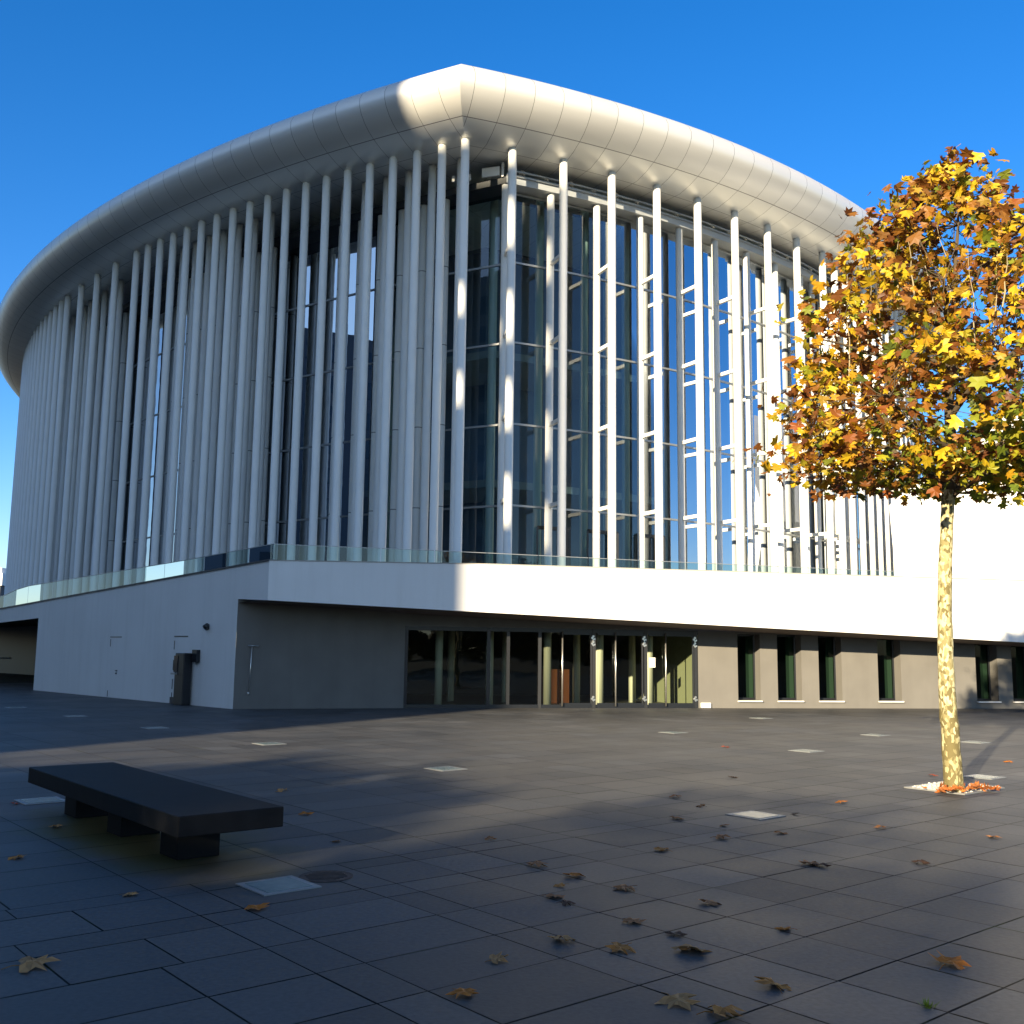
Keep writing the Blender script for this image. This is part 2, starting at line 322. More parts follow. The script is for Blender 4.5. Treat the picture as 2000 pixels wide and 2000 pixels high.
def ulines(row, v):
    r = random.Random(row*7+3)
    us = []
    if v < 7.3:
        ul = [x for x in base_u if x >= 2.8]
        x = 2.88
        k = r.choice((0, 1))
        while x > -30:
            x -= (.93, .47, 1.1, .6)[r.randrange(4)]; ul.append(round(x, 2))
        x = 6.74
    else:
        x0 = 2.88
        ul = [2.88, 4.09, 4.97, 5.56, 6.74]; x = 2.88
        while x > -30: x -= (.6, .9, .6, 1.2)[r.randrange(4)]; ul.append(x)
        x = 6.74
    while x < 45: x += (.59, .59, .88, .59)[r.randrange(4)] if v > 2 else (.59, .88)[r.randrange(2)]; ul.append(x)
    return sorted(ul)
J = .0045
for i in range(len(vl)-1):
    v0, v1 = vl[i], vl[i+1]; ul = ulines(i, v0)
    for a, b in zip(ul, ul[1:]):
        c = uvp((a+b)/2, (v0+v1)/2)
        if c.y < -6 or c.y > 46 or abs(c.x) > 34: continue
        if any(abs(c2[0]-(a+b)/2) < (b-a)/2-.05 and abs(c2[1]-(v0+v1)/2) < (v1-v0)/2-.05 and False for c2 in plates): continue
        t = rnd.gauss(1, .11); w_ = rnd.uniform(-.002, .002)
        jz = rnd.uniform(-.0006, .0006)
        j = J*(1 if rnd.random() < .8 else 1.7)
        pv.face([uvp(a+j, v0+j, jz), uvp(a+j, v1-j, jz), uvp(b-j, v1-j, jz), uvp(b-j, v0+j, jz)][::-1], col=((.067+w_)*t, .068*t, (.068-w_)*t))
tag(pv.build('plaza_paving', M['paving'], fix=False), kind='structure')

# ------------------------------------------------------------------ concert hall
CL = Vector((26.55, 89.87, 0)); RL = 63.44
CR = Vector((-16.06, 72.51, 0)); RR = 41.93
def onL(ang, s, z=0): a = R(ang); return Vector((CL.x+(RL-s)*math.cos(a), CL.y+(RL-s)*math.sin(a), z))
def onR(ang, s, z=0): a = R(ang); return Vector((CR.x+(RR-s)*math.cos(a), CR.y+(RR-s)*math.sin(a), z))
def corner(sl, sr):
    a0, b0 = RL-sl, RR-sr; d = CR-CL; D = d.length; a = (a0*a0-b0*b0+D*D)/(2*D); h = math.sqrt(a0*a0-a*a); m = CL+d*a/D
    c = [m+Vector((-d.y, d.x, 0))*h/D, m-Vector((-d.y, d.x, 0))*h/D]; p = min(c, key=lambda q: q.y)
    return p, math.degrees(math.atan2(p.y-CL.y, p.x-CL.x)), math.degrees(math.atan2(p.y-CR.y, p.x-CR.x))
ENDL, ENDR = -166.0, -4.0
hall = empty('concert_hall', (-1.76, 33.1, 0), 'white concert hall ringed by tall white columns under a curved silver roof', 'building')
HB = hall.location.copy()
def hpart(mb, name, m, label=None, parent=None, sm=None):
    # world coordinates in; object parented to the hall's empty (or to a part)
    o = mb.build(name, m); o.parent = parent or hall
    if parent is None: o.matrix_parent_inverse = Matrix.Translation(-HB)
    else: o.matrix_parent_inverse = Matrix.Identity(4)
    if parent is not None and parent.parent is not None: pass
    if label: o['label'] = label
    return o
# roof: profile swept round both arcs, mitred at the corner. (s inward, z)
prof = [(9.0, 19.25), (4.0, 19.2), (2.3, 19.12), (1.1, 19.04), (0, 19.0), (-.55, 19.13), (-1.0, 19.3), (-1.3, 19.46), (-1.55, 19.66), (-1.75, 19.9), (-1.85, 20.15), (-1.84, 20.4), (-1.72, 20.62),
        (-1.5, 20.83), (-1.2, 21.0), (-.8, 21.14), (-.2, 21.25), (2.0, 21.5), (9.0, 21.9)]
vpos = [0]
for a, b in zip(prof, prof[1:]): vpos.append(vpos[-1]+math.hypot(b[0]-a[0], b[1]-a[1]))
vB = vpos[6]
SEAM_L, SEAM_R = 0.0, .2
def sweep(side, prof, n=64, smooth=True, vref=0, mb=None):
    mb = mb or MB(); C, RAD, END = (CL, RL, ENDL) if side == 'L' else (CR, RR, ENDR)
    grid = []; U = []
    for (s, z) in prof:
        p, al, ar = corner(s, s); a0 = al if side == 'L' else ar
        row = []; ur = []
        for k in range(n+1):
            a = a0+(END-a0)*k/n
            row.append(Vector((C.x+(RAD-s)*math.cos(R(a)), C.y+(RAD-s)*math.sin(R(a)), z))); ur.append((R(-116.54)-R(a))*RAD+SEAM_L if side == 'L' else (R(a)-R(-70.13))*RAD+SEAM_R)
        grid.append(row); U.append(ur)
    i0 = len(mb.v)
    for row in grid: mb.v += [tuple(p) for p in row]
    m = n+1
    for i in range(len(prof)-1):
        for k in range(n):
            a, b, c, d = i*m+k, i*m+k+1, (i+1)*m+k+1, (i+1)*m+k
            f = (a, b, c, d) if side == 'L' else (d, c, b, a)
            mb.f.append(tuple(i0+q for q in f)); kk = len(mb.f)-1; mb.smooth.add(kk)
            vv = lambda q: (U[q//m][q % m], vpos_cur[q//m]-vref)
            mb.uv[kk] = [vv(q) for q in f]
    return mb
vpos_cur = vpos
rf = MB(); sweep('L', prof, vref=vB, mb=rf); sweep('R', prof, vref=vB, mb=rf)
roof = hpart(rf, 'roof', M['roof'], 'satin silver bullnose roof rim of curved panels')
cap = MB()
def inner_poly(s, n=40):
    p, al, ar = corner(s, s); pts = [onL(al+(ENDL-al)*k/n, s) for k in range(n+1)][::-1]; pts += [onR(ar+(ENDR-ar)*k/n, s) for k in range(1, n+1)]
    return [(q.x, q.y) for q in pts]
cap.prism(inner_poly(8.9), 19.3, 21.85)
hpart(cap, 'roof_core', M['beam_dark'])

# columns ----------------------------------------------------------
ZB = 3.0
def col_mesh(name, h, rad, m, seams=False):
    b = MB(); n = 24
    ring = lambda r_, z: [(r_*math.cos(2*math.pi*k/n), r_*math.sin(2*math.pi*k/n), z) for k in range(n)]
    zs = [(rad+.02, 0), (rad+.02, .03), (rad, .035), (rad, h-.05), (rad-.012, h-.045), (rad-.012, h)]
    vs = [p for r_, z in zs for p in ring(r_, z)]; fs = [(i*n+k, i*n+(k+1) % n, (i+1)*n+(k+1) % n, (i+1)*n+k) for i in range(len(zs)-1) for k in range(n)]
    b.add(vs, fs, smooth=True); b.face(ring(rad-.012, h)); return b.mesh(name, m)
CR_ = .148
me_front = col_mesh('column', 19.03-ZB, CR_, M['column'])
me_row2 = col_mesh('column', 19.06-ZB, CR_, M['column'])
me_row3 = col_mesh('column', 18.26-ZB, CR_, M['column_seam'])
me_rowB = col_mesh('column', 18.24-ZB, CR_*.93, M['column'])
cols = []   # (position, mesh)
anglesL = [-116.54]
for k in range(41): anglesL.append(-117.33-.927*k)
skip = {-133.94, -135.87, -137.75, -139.6}
gapL = lambda a: any(abs(a-q) < .35 for q in (-134.0, -135.87, -137.73, -139.58))
for i, a in enumerate(anglesL):
    if i == 0 or gapL(a): continue
    cols.append((onL(a, 0, ZB), me_front, 'f'))
cols.append((corner(0, 0)[0]+Vector((0, 0, ZB)), me_front, 'f'))
frR = [-67.68, -64.96, -62.21, -59.41, -56.64, -53.85, -51.08, -48.3, -45.47]+[-44.01-1.4*k for k in range(0)]
frR += [-44.01+1.39*k for k in range(0, 20)]
for a in frR: cols.append((onR(a, 0, ZB), me_front, 'f'))
a = -118.36
k = 0
def in_open(a, row): return any(lo < a < hi for lo, hi in ([(-125.2, -122.3), (-136.4, -132.7)] if row == 2 else [(-125.9, -123.2), (-138.7, -134.7)]))
while a > -156:
    if not in_open(a, 2): cols.append((onL(a, 1.16, ZB), me_row2, '2'))
    a -= .925
a = -118.47
while a > -156:
    if not in_open(a, 3): cols.append((onL(a, 2.3, ZB), me_row3, '3'))
    a -= .925
cols.append((onL(-117.25, 1.16, ZB), me_row2, '2'))
brackets_at = []
pB = [(corner(2.3, 1.15)[0]+Vector((-.12, -.1, ZB)), None)]+[(onR(a+.12, 1.15, ZB), a) for a in frR if a <= -45.4 or True]
pB = [pB[0]]+pB[2:] if False else pB
for i, (p, a) in enumerate(pB):
    if a is not None and abs(a+67.68) < .01: continue
    cols.append((p, me_rowB, 'B'+str(i)))
cols.sort(key=lambda c: (c[0]-EYE).length)
LV = [6.72, 9.63, 12.6, 15.57]
rest = MB(); ncol = 0
for p, me, tg in cols:
    if ncol < 100:
        o = bpy.data.objects.new('column', me); S.collection.objects.link(o); o.parent = hall; o.location = p-HB; ncol += 1
        if tg[0] == 'B' and int(tg[1:]) <= 13:
            ii = int(tg[1:])
            q = onR(frR[0], 0) if ii == 0 else onR(pB[ii][1], 0)
            for z in LV:
                b = MB(); A = Vector((p.x, p.y, z)); B = Vector((q.x, q.y, z)); d = (B-A); d.z = 0; d.normalize()
                b.bar(A+d*.10-p, B-d*.10-p, .12, .13)
                br = b.build('bracket', M['column'], o)
    else:
        i0 = len(rest.v); rest.v += [tuple(v.co+p) for v in me.vertices]
        for f in me.polygons: rest.f.append(tuple(i0+k for k in f.vertices)); rest.smooth.add(len(rest.f)-1)
if rest.f:
    o = hpart(rest, 'column', M['column']); tag(o, 'far white columns crowding together where the facade turns away', kind='stuff')

# glass facade -------------------------------------------------------
SGL, SGR = 2.85, 1.55
gp, gal, gar = corner(SGL, SGR)
def strip(side, s, a0, a1, z0, z1, n, mb):
    f = onL if side == 'L' else onR
    for k in range(n):
        a, b = a0+(a1-a0)*k/n, a0+(a1-a0)*(k+1)/n
        mb.face([f(a, s, z0), f(b, s, z0), f(b, s, z1), f(a, s, z1)])
gl = MB(); strip('L', SGL, gal, ENDL, ZB, 18.35, 52, gl); GLo = hpart(gl, 'glass_wall', M['facade_glass'])
gr = MB(); strip('R', SGR, gar, ENDR, ZB, 18.2, 26, gr); GRo = hpart(gr, 'glass_wall', M['facade_glass'])
def frames(side, s, a0, a1, da, z1):
    f = onL if side == 'L' else onR; b = MB(); n = max(1, int(round(abs((a1-a0)/da)))); st = (a1-a0)/n
    for k in range(n+1):
        a = a0+st*k; p = f(a, s+.05); b.bar((p.x, p.y, ZB), (p.x, p.y, z1), .045, .05)
    for z in LV+[z1-.03]:
        for k in range(n):
            p, q = f(a0+st*k, s, z), f(a0+st*(k+1), s, z); b.bar(p, q, .09, .07)
    return b
o = hpart(frames('L', SGL, gal, ENDL, 1.85, 18.35), 'window_frame', M['metal'], parent=GLo); o.matrix_parent_inverse = Matrix.Identity(4)
o = hpart(frames('R', SGR, gar, ENDR, 2.78, 18.2), 'window_frame', M['metal'], parent=GRo)
cb = MB(); cb.bar((gp.x, gp.y+.03, ZB), (gp.x, gp.y+.03, 18.3), .1, .1); hpart(cb, 'corner_post', M['metal'])

# gutter beam above the glass
def ring_box(side, s0, s1, z0, z1, a0s, END, n, mb):
    f = onL if side == 'L' else onR
    for k in range(n):
        t0, t1 = k/n, (k+1)/n
        A0, A1 = [a0s[0]+(END-a0s[0])*t for t in (t0, t1)]; B0, B1 = [a0s[1]+(END-a0s[1])*t for t in (t0, t1)]
        P = [f(A0, s0, z0), f(A1, s0, z0), f(A1, s0, z1), f(A0, s0, z1)]; Q = [f(B0, s1, z0), f(B1, s1, z0), f(B1, s1, z1), f(B0, s1, z1)]
        mb.face(P); mb.face(Q[::-1]); mb.face([P[3], P[2], Q[2], Q[3]]); mb.face([P[1], P[0], Q[0], Q[1]])
        if k == 0: mb.face([P[0], P[3], Q[3], Q[0]])
c1, c2 = corner(2.0, .92), corner(3.1, 1.75)
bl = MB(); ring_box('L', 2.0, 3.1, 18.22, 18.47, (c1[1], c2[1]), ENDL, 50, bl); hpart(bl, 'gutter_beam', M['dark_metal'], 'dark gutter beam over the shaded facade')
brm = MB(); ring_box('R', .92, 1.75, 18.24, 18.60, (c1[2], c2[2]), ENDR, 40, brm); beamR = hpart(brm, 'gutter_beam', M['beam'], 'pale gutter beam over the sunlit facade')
pp = MB()
for k in range(60):
    a0_, a1_ = c1[2]+(ENDR-c1[2])*k/60, c1[2]+(ENDR-c1[2])*(k+1)/60
    pp.bar(onR(a0_, .8, 18.66), onR(a1_, .8, 18.66), .07, .05); pp.bar(onR(a0_, .86, 18.5), onR(a1_, .86, 18.5), .03, .03)
hpart(pp, 'gutter_rail', M['metal'])
cw = MB()   # clerestory wall between beam and soffit
c3 = corner(3.6, 2.9)
strip('L', 3.6, c3[1], ENDL, 18.5, 19.25, 50, cw); strip('R', 2.9, c3[2], ENDR, 18.5, 19.25, 30, cw)
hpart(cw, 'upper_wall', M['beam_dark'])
tb = MB()
d = (onL(c1[1]-2.2, 2.1)-c1[0]).normalized(); e = Vector((d.y, -d.x, 0))
base = Vector((-.48, 34.66, 0)); d = Vector((-.92, .25, 0)).normalized(); e = Vector((d.y, -d.x, 0))
tb.obox(base+d*.44+Vector((0, 0, 18.68)), d, e, (0, 0, 1), .33, .05, .17)
hpart(tb, 'sign_box', M['plaster'], 'small white sunlit box above the corner of the glass')
tb = MB(); tb.obox(base+Vector((0, 0, 18.72)), d, e, (0, 0, 1), .035, .05, .27); tb.obox(base+d*1.27+Vector((0, 0, 18.58)), d, e, (0, 0, 1), .07, .05, .11); tb.obox(base+d*1.85+Vector((0, 0, 18.58)), d, e, (0, 0, 1), .05, .05, .11)
hpart(tb, 'post', M['plaster'])
# floodlights standing on the gutter
def lamp_meshes():
    b = MB(); b.box(-.11, .11, -.04, .04, 0, .03); b.box(-.11, -.08, -.03, .03, .03, .16); b.box(.08, .11, -.03, .03, .03, .16)
    c = MB(); c.tube([(0, .06, .08), (0, -.02, .15), (0, -.07, .2)], [.05, .095, .075], 12)
    return b.mesh('mount', M['steel']), c.mesh('lamp_head', M['steel'])
lm = lamp_meshes()
for i in range(22):
    a = -66.6+i*1.385 if i < 17 else -43+(i-17)*2.2
    p = onR(a, .98, 18.60); rz = R(a+90)
    L = bpy.data.objects.new('floodlight', lm[0]); S.collection.objects.link(L); L.parent = hall; L.location = p-HB; L.rotation_euler = (0, 0, rz)
    sc = 1.0 if i % 2 == 0 else .75
    L.scale = (sc,)*3
    h = bpy.data.objects.new('lamp_head', lm[1]); S.collection.objects.link(h); h.parent = L
# interior --------------------------------------------------------
ic = []
for a in [-64.32, -61.42, -58.54, -55.65, -52.7, -47.32, -44.02, -41.2, -38.4, -35.6]: ic.append((onR(a, 2.75, ZB), CR_))
for a in [-117.23, -119.3, -121.6, -125.5, -129.0, -133.2]: ic.append((onL(a, 3.65, ZB), CR_*1.05))
me_in = col_mesh('inner_column', 19.1-ZB, .155, M['pillar'])
for p, r_ in ic:
    o = bpy.data.objects.new('inner_column', me_in); S.collection.objects.link(o); o.parent = hall; o.location = p-HB
fl = MB(); fl.prism(inner_poly(1.0), ZB-.25, ZB-.01); hpart(fl, 'terrace_floor', M['slab'])
co = MB(); ip = inner_poly(9.5); co.prism(ip, ZB, 19.3); core = hpart(co, 'inner_wall', M['core'])
for z in (8.0, 13.2):
    sb = MB(); c4 = corner(6.0, 5.5); c5 = corner(9.5, 9.5)
    ring_box('L', 6.0, 9.45, z, z+.3, (c4[1], c5[1]), ENDL, 40, sb); ring_box('R', 5.5, 9.45, z, z+.3, (c4[2], c5[2]), ENDR, 30, sb)
    hpart(sb, 'balcony', M['slab'])
# entrance doors on the terrace (dark brown frames behind the sunlit columns)
for a in (-64.3, -61.4, -58.3):
    b = MB(); f0, f1 = onR(a-.9, SGR-.06), onR(a+.95, SGR-.06)
    b.bar((f0.x, f0.y, 6.0), (f1.x, f1.y, 6.0), .07, .12); b.bar((f0.x, f0.y, ZB), (f0.x, f0.y, 6.0), .07, .1); b.bar((f1.x, f1.y, ZB), (f1.x, f1.y, 6.0), .07, .1)
    m_ = (f0+f1)/2+(f1-f0)*.18; b.bar((m_.x, m_.y, ZB), (m_.x, m_.y, 6.0), .07, .07)
    q = m_+(f1-f0)*.17; t = (f1-f0).normalized(); b.obox((q.x, q.y, 4.5), t, (-t.y, t.x, 0), (0, 0, 1), .16, .02, 1.5)
    dr = hpart(b, 'terrace_door', M['black'])

# podium -------------------------------------------------------------
A = Vector((-6.53, 27.57, 0)); Rb = Vector((13.46, 31.95, 0)); dR = (Rb-A).normalized(); nR = Vector((-dR.y, dR.x, 0))      # inward
dL = Vector((-10.18, 10.17, 0)).normalized(); nL = Vector((-dL.y, dL.x, 0))*-1
if nL.y < 0: nL = -nL
P0 = Vector((-7.61, 28.65, 0))
ptR = lambda t: A+dR*t
W = [Vector((-7.61, 28.65, 0)), Vector((-3.04, 30.18, 0)), Vector((5.85, 32.17, 0)), Vector((15.12, 33.95, 0)), Vector((32.0, 37.2, 0))]
def topz(t): return 4.01+.08*min(1, t/6)          # band top along the right
def botz(t): return 2.95-.0345*t*(1 if t < 30 else 1)
LEN = 38.0; TH_B = .35
bd = MB(); N = 19
for k in range(N):
    t0, t1 = LEN*k/N, LEN*(k+1)/N
    a0, a1 = ptR(t0), ptR(t1); i0, i1 = a0+nR*TH_B, a1+nR*TH_B
    if k == 0: pass
    za0, za1, zb0, zb1 = topz(t0), topz(t1), max(1.6, botz(t0)), max(1.6, botz(t1))
    V = lambda p, z: Vector((p.x, p.y, z))
    bd.face([V(a0, zb0), V(a1, zb1), V(a1, za1), V(a0, za0)]); bd.face([V(i1, zb1), V(i0, zb0), V(i0, za0), V(i1, za1)])
    bd.face([V(a0, za0), V(a1, za1), V(i1, za1), V(i0, za0)])
podium = hpart(bd, 'terrace_band', M['plaster'], 'long white parapet band over the glazed entrance')
# left wall: full height, with the dark passage cut out at its far end
lw = MB()
def ptL(t): return A+dL*t                # t metres along the left wall from the corner
def topL(t): return 4.01-.0445*t if t < 5.4 else 3.77-.0462*(t-5.4)
tE = 1.53                                 # recess edge
tO = (Vector((-17.8, 38.83, 0))-A).length # opening edge
V = lambda p, z: Vector((p.x, p.y, z))
def quadL(t0, t1, z0a, z0b, dz=0, inner=False):
    a, b = ptL(t0), ptL(t1); lw.face([V(b, z0b), V(a, z0a), V(a, topL(t0)), V(b, topL(t1))])
quadL(0, tE-.0, 2.95, 3.02)
ts = [tE+(tO-tE)*k/8 for k in range(9)]
for a, b in zip(ts, ts[1:]): quadL(a, b, 0, 0)
ts = [tO, tO+4, tO+10, tO+18]
for a, b in zip(ts, ts[1:]): quadL(a, b, 2.68-.033*(a-tO), 2.68-.033*(b-tO))
# top cap + back face so the parapet has thickness
for a, b in zip([0, tE, 6, tO, tO+8], [tE, 6, tO, tO+8, tO+18]):
    pa, pb = ptL(a), ptL(b); qa, qb = pa+nL*TH_B, pb+nL*TH_B
    lw.face([V(pb, topL(b)), V(pa, topL(a)), V(qa, topL(a)), V(qb, topL(b))]); lw.face([V(qa, 3.04 if b < 10 else 2.7), V(qb, 3.04 if b < 10 else 2.7), V(qb, topL(b)), V(qa, topL(a))])
# end cheek at the recess, and at the opening
e0 = ptL(tE); e1 = e0+nL*.001
q0 = ptL(tO); q1 = q0+nL*.5; lw.face([V(q0, 0), V(q1, 0), V(q1, 2.66), V(q0, 2.68)])
hpart(lw, 'side_wall', M['plaster'], 'white wall in shade with flush doors, left of the entrance')
# passage: dark recess behind
ps = MB(); q0 = ptL(tO)+nL*.5; q2 = q0+nL*7; q3 = ptL(tO+48)+nL*7
ps.face([V(q0, 0), V(q2, 0), V(q2, 3), V(q0, 3)]); ps.face([V(q2, 0), V(q3, 0), V(q3, 3), V(q2, 3)])
a, b = ptL(tO), ptL(tO+34); ps.face([V(a, 2.7), V(a+nL*8, 2.7), V(b+nL*8, 2.72), V(b, 2.1)])
hpart(ps, 'passage', M['dark_metal'], 'dark open passage at the far left end')
# soffit over the recess
sf = MB()
def wallpt(t):   # nearest recess wall point for band parameter t
    p = ptR(t); best = None
    for a, b in zip(W, W[1:]):
        d = b-a; k = (p-a).dot(nR); den = d.dot(nR)
        # intersect the line p + nR*x with segment
        cr = d.x*nR.y-d.y*nR.x
        if abs(cr) < 1e-6: continue
        s_ = ((p.x-a.x)*nR.y-(p.y-a.y)*nR.x)/cr
        if (0 <= s_ <= 1): best = a+d*s_
    return best or (p+nR*1.6)
tt = [0.0, .6, 1.2, 2, 4, 6, 9, 12, 15, 18, 21, 25, 30, 36]
for a, b in zip(tt, tt[1:]):
    pa, pb = ptR(a), ptR(b); wa, wb = (P0 if a == 0 else wallpt(a)), wallpt(b)
    if a == 0: wa = Vector(P0)
    sf.face([V(pb, botz(b)), V(pa, botz(a)), V(wa, botz(a)-.03-(.05 if a > 3 else 0)), V(wb, botz(b)-.03-(.05 if b > 3 else 0))])
hpart(sf, 'soffit', M['soffit'], 'brown soffit under the parapet band')
# recessed wall with openings (doors and slit windows)
def wl(x):      # point on the recess wall at world x
    for a, b in zip(W, W[1:]):
        if x <= b.x: return a+(b-a)*((x-a.x)/(b.x-a.x))
DX0, DX1, DH = -3.08, 5.84, 2.36
wins = [(7.13, 7.87), (8.44, 9.24), (9.82, 10.6), (11.84, 12.64), (15.29, 16.08), (16.6, 17.4), (20.0, 20.8), (23.5, 24.3)]
ww = MB(); H = 3.2
def seg(x0, x1, z0, z1):
    a, b = wl(x0), wl(x1); ww.face([V(a, z0), V(b, z0), V(b, z1), V(a, z1)])
seg(-7.61, DX0, 0, H); seg(DX0, 0, DH, H); seg(0, DX1, DH, H)
x = DX1
for a, b in wins:
    xs = [x]+[w_.x for w_ in W[1:-1] if x < w_.x < a]+[a]
    for q, r_ in zip(xs, xs[1:]): seg(q, r_, 0, H)
    seg(a, b, 0, .24); seg(a, b, 2.3, H); x = b
seg(x, 31.5, 0, H)
# reveals
wd_n = (W[3]-W[2]).normalized(); wn_n = Vector((-wd_n.y, wd_n.x, 0)); DEP = .48
for a, b in wins:
    pa, pb = wl(a), wl(b); qa, qb = pa+wn_n*DEP, pb+wn_n*DEP
    ww.face([V(pa, .24), V(qa, .24), V(qa, 2.3), V(pa, 2.3)]); ww.face([V(qb, .24), V(pb, .24), V(pb, 2.3), V(qb, 2.3)])
    ww.face([V(pa, .24), V(pb, .24), V(qb, .24), V(qa, .24)]); ww.face([V(pa, 2.3), V(qa, 2.3), V(qb, 2.3), V(pb, 2.3)])
hpart(ww, 'entrance_wall', M['grey_wall'], 'dark grey rendered wall under the soffit')
for a, b in wins[:6]:
    pa, pb = wl(a), wl(b); t = (pb-pa).normalized(); n_ = wn_n
    wm = MB(); qa, qb = pa+n_*(DEP-.06)+t*.02, pb+n_*(DEP-.06)-t*.02
    for u_, v_ in ((qa, qb),):
        wm.bar(V(u_, .28), V(v_, .28), .05, .05); wm.bar(V(u_, 2.26), V(v_, 2.26), .05, .05); wm.bar(V(u_, .25), V(u_, 2.29), .05, .05); wm.bar(V(v_, .25), V(v_, 2.29), .05, .05)
    wo = hpart(wm, 'window', M['black'])
    gm = MB(); gm.face([V(qa, .26), V(qb, .26), V(qb, 2.28), V(qa, 2.28)]); pn = hpart(gm, 'pane', M['window_glass'], parent=wo)
    cm = MB()
    for k in range(4, 6):
        c0 = qa+(qb-qa)*(k/6)+n_*(.1+.05*(k % 2)); c1_ = qa+(qb-qa)*((k+1)/6)+n_*(.1+.05*((k+1) % 2)); cm.face([V(c0, .26), V(c1_, .26), V(c1_, 2.28), V(c0, 2.28)])
    M.setdefault('curtain', mat('green curtain', (.085, .12, .09), .8)); hpart(cm, 'curtain', M['curtain'], parent=wo)
    sm_ = MB(); c = (pa+pb)/2-n_*.03; sm_.obox((c.x, c.y, .215), t, n_, (0, 0, 1), (pb-pa).length/2+.02, .06, .02); hpart(sm_, 'sill', M['plaster'], parent=wo)

# glazed entrance ----------------------------------------------------------
ln_ = (W[2]-W[1]).normalized(); lnn = Vector((-ln_.y, ln_.x, 0))
def lob(x, dep=0, z=0): p = wl(x)+lnn*dep; return Vector((p.x, p.y, z))
fr = MB()
fr.bar(lob(DX0, .05, DH-.05), lob(DX1, .05, DH-.05), .1, .12); fr.bar(lob(DX0, .05, .05), lob(DX1, .05, .05), .1, .1)
for x, w_ in ((DX0+.05, .1), (-.63, .14), (-.05, .05), (.9, .12), (2.56, .16), (4.18, .14), (DX1-.06, .14)):
    fr.bar(lob(x, .05, 0), lob(x, .05, DH), .1, w_)
lobf = hpart(fr, 'entrance_frame', M['black'], 'black frame of the glazed entrance')
for a, b in ((DX0+.1, -.7), (-.56, -.08), (-.02, .84), (.96, 1.5)):
    gm = MB(); gm.face([lob(a, .07, .1), lob(b, .07, .1), lob(b, .07, DH-.11), lob(a, .07, DH-.11)]); hpart(gm, 'pane', M['lobby_glass'], parent=lobf)
M['hinge'] = M['steel']
for a, b, hx in ((1.52, 2.5, 1.56), (2.66, 4.1, 3.2), (4.26, 5.72, 4.78)):
    dm = MB()
    dm.bar(lob(a, .03, .12), lob(b, .03, .12), .05, .06); dm.bar(lob(a, .03, DH-.14), lob(b, .03, DH-.14), .05, .06)
    dm.bar(lob(b-.03, .03, .1), lob(b-.03, .03, DH-.12), .05, .05)
    do = hpart(dm, 'glass_door', M['black'])
    gm = MB(); gm.face([lob(a, .04, .1), lob(b, .04, .1), lob(b, .04, DH-.12), lob(a, .04, DH-.12)]); hpart(gm, 'pane', M['lobby_glass'], parent=do)
    hm = MB(); hm.tube([lob(hx, -.07, .06), lob(hx, -.07, DH-.08)], .024, 10); hm.tube([lob(hx, -.07, .5), lob(hx, .03, .5)], .012, 6); hm.tube([lob(hx, -.07, 1.9), lob(hx, .03, 1.9)], .012, 6)
    hpart(hm, 'handle', M['steel'], parent=do)
    for z in (.28, 1.93, 2.1):
        hm = MB(); p = lob(b+.02, -.01, z)
        for dx, dz, sz in ((0, .05, .035), (-.035, 0, .035), (.04, -.03, .03), (0, -.05, .03)): hm.tube([p+ln_*dx+Vector((0, 0, dz))-lnn*.03, p+ln_*dx+Vector((0, 0, dz))+lnn*.01], sz, 8)
        hpart(hm, 'hinge', M['steel'], parent=do)
pm = MB(); pm.obox(lob(4.36, -.03, 1.38), ln_, lnn, (0, 0, 1), .1, .006, .15); hpart(pm, 'notice', M['paper'], 'sheet of white paper taped to the door glass')
# lobby interior
li = MB(); a, b = DX0-.6, DX1+.12; D0 = 9.0
li.face([lob(a, .12, .002), lob(b, .12, .002), lob(b, D0, .002), lob(a, D0, .002)]); hpart(li, 'lobby_floor', M['lobby_floor'])
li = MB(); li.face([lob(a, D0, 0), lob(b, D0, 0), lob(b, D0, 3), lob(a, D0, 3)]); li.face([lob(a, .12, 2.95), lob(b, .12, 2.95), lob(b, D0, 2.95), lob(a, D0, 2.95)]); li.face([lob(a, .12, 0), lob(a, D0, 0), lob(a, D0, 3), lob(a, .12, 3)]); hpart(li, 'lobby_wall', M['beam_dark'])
li = MB(); li.face([lob(b, .14, 0), lob(b, D0, 0), lob(b, D0, 3), lob(b, .14, 3)]); M['green_lit_wall'] = mat('green-lit wall tint', (.38, .40, .27), .8); hpart(li, 'lobby_side_wall', M['green_lit_wall'], 'inner wall behind the doors, coloured green for sun through tinted glass')  # green cast of sun through the tinted glass is put into this colour
for x, dep in ((1.35, .9), (3.0, .9), (4.6, .9), (-.35, 1.3), (-1.9, 1.3), (.55, 3.2), (2.2, 4.2), (3.9, 4.4), (4.9, 3.4), (2.75, 2.6), (-1.1, 4.0)):
    c_ = MB(); p = lob(x, dep); c_.tube([(p.x, p.y, 0), (p.x, p.y, 2.95)], .12, 20); hpart(c_, 'lobby_pillar', M['pillar'])
bw = MB(); qa, qb = wl(DX1+.3)+wn_n*2.6, wl(31.0)+wn_n*2.6
bw.face([V(qa, 0), V(qb, 0), V(qb, 3.3), V(qa, 3.3)]); bw.face([V(wl(DX1+.3), 2.9), V(wl(31.0), 2.9), V(qb, 2.9), V(qa, 2.9)]); bw.face([V(wl(DX1+.3), .002), V(wl(31.0), .002), V(qb, .002), V(qa, .002)])
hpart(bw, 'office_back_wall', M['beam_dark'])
dk = MB(); p = lob(2.1, 3.0); dk.obox((p.x, p.y, .55), ln_, lnn, (0, 0, 1), .45, .3, .55); hpart(dk, 'lobby_desk', M['wood'])
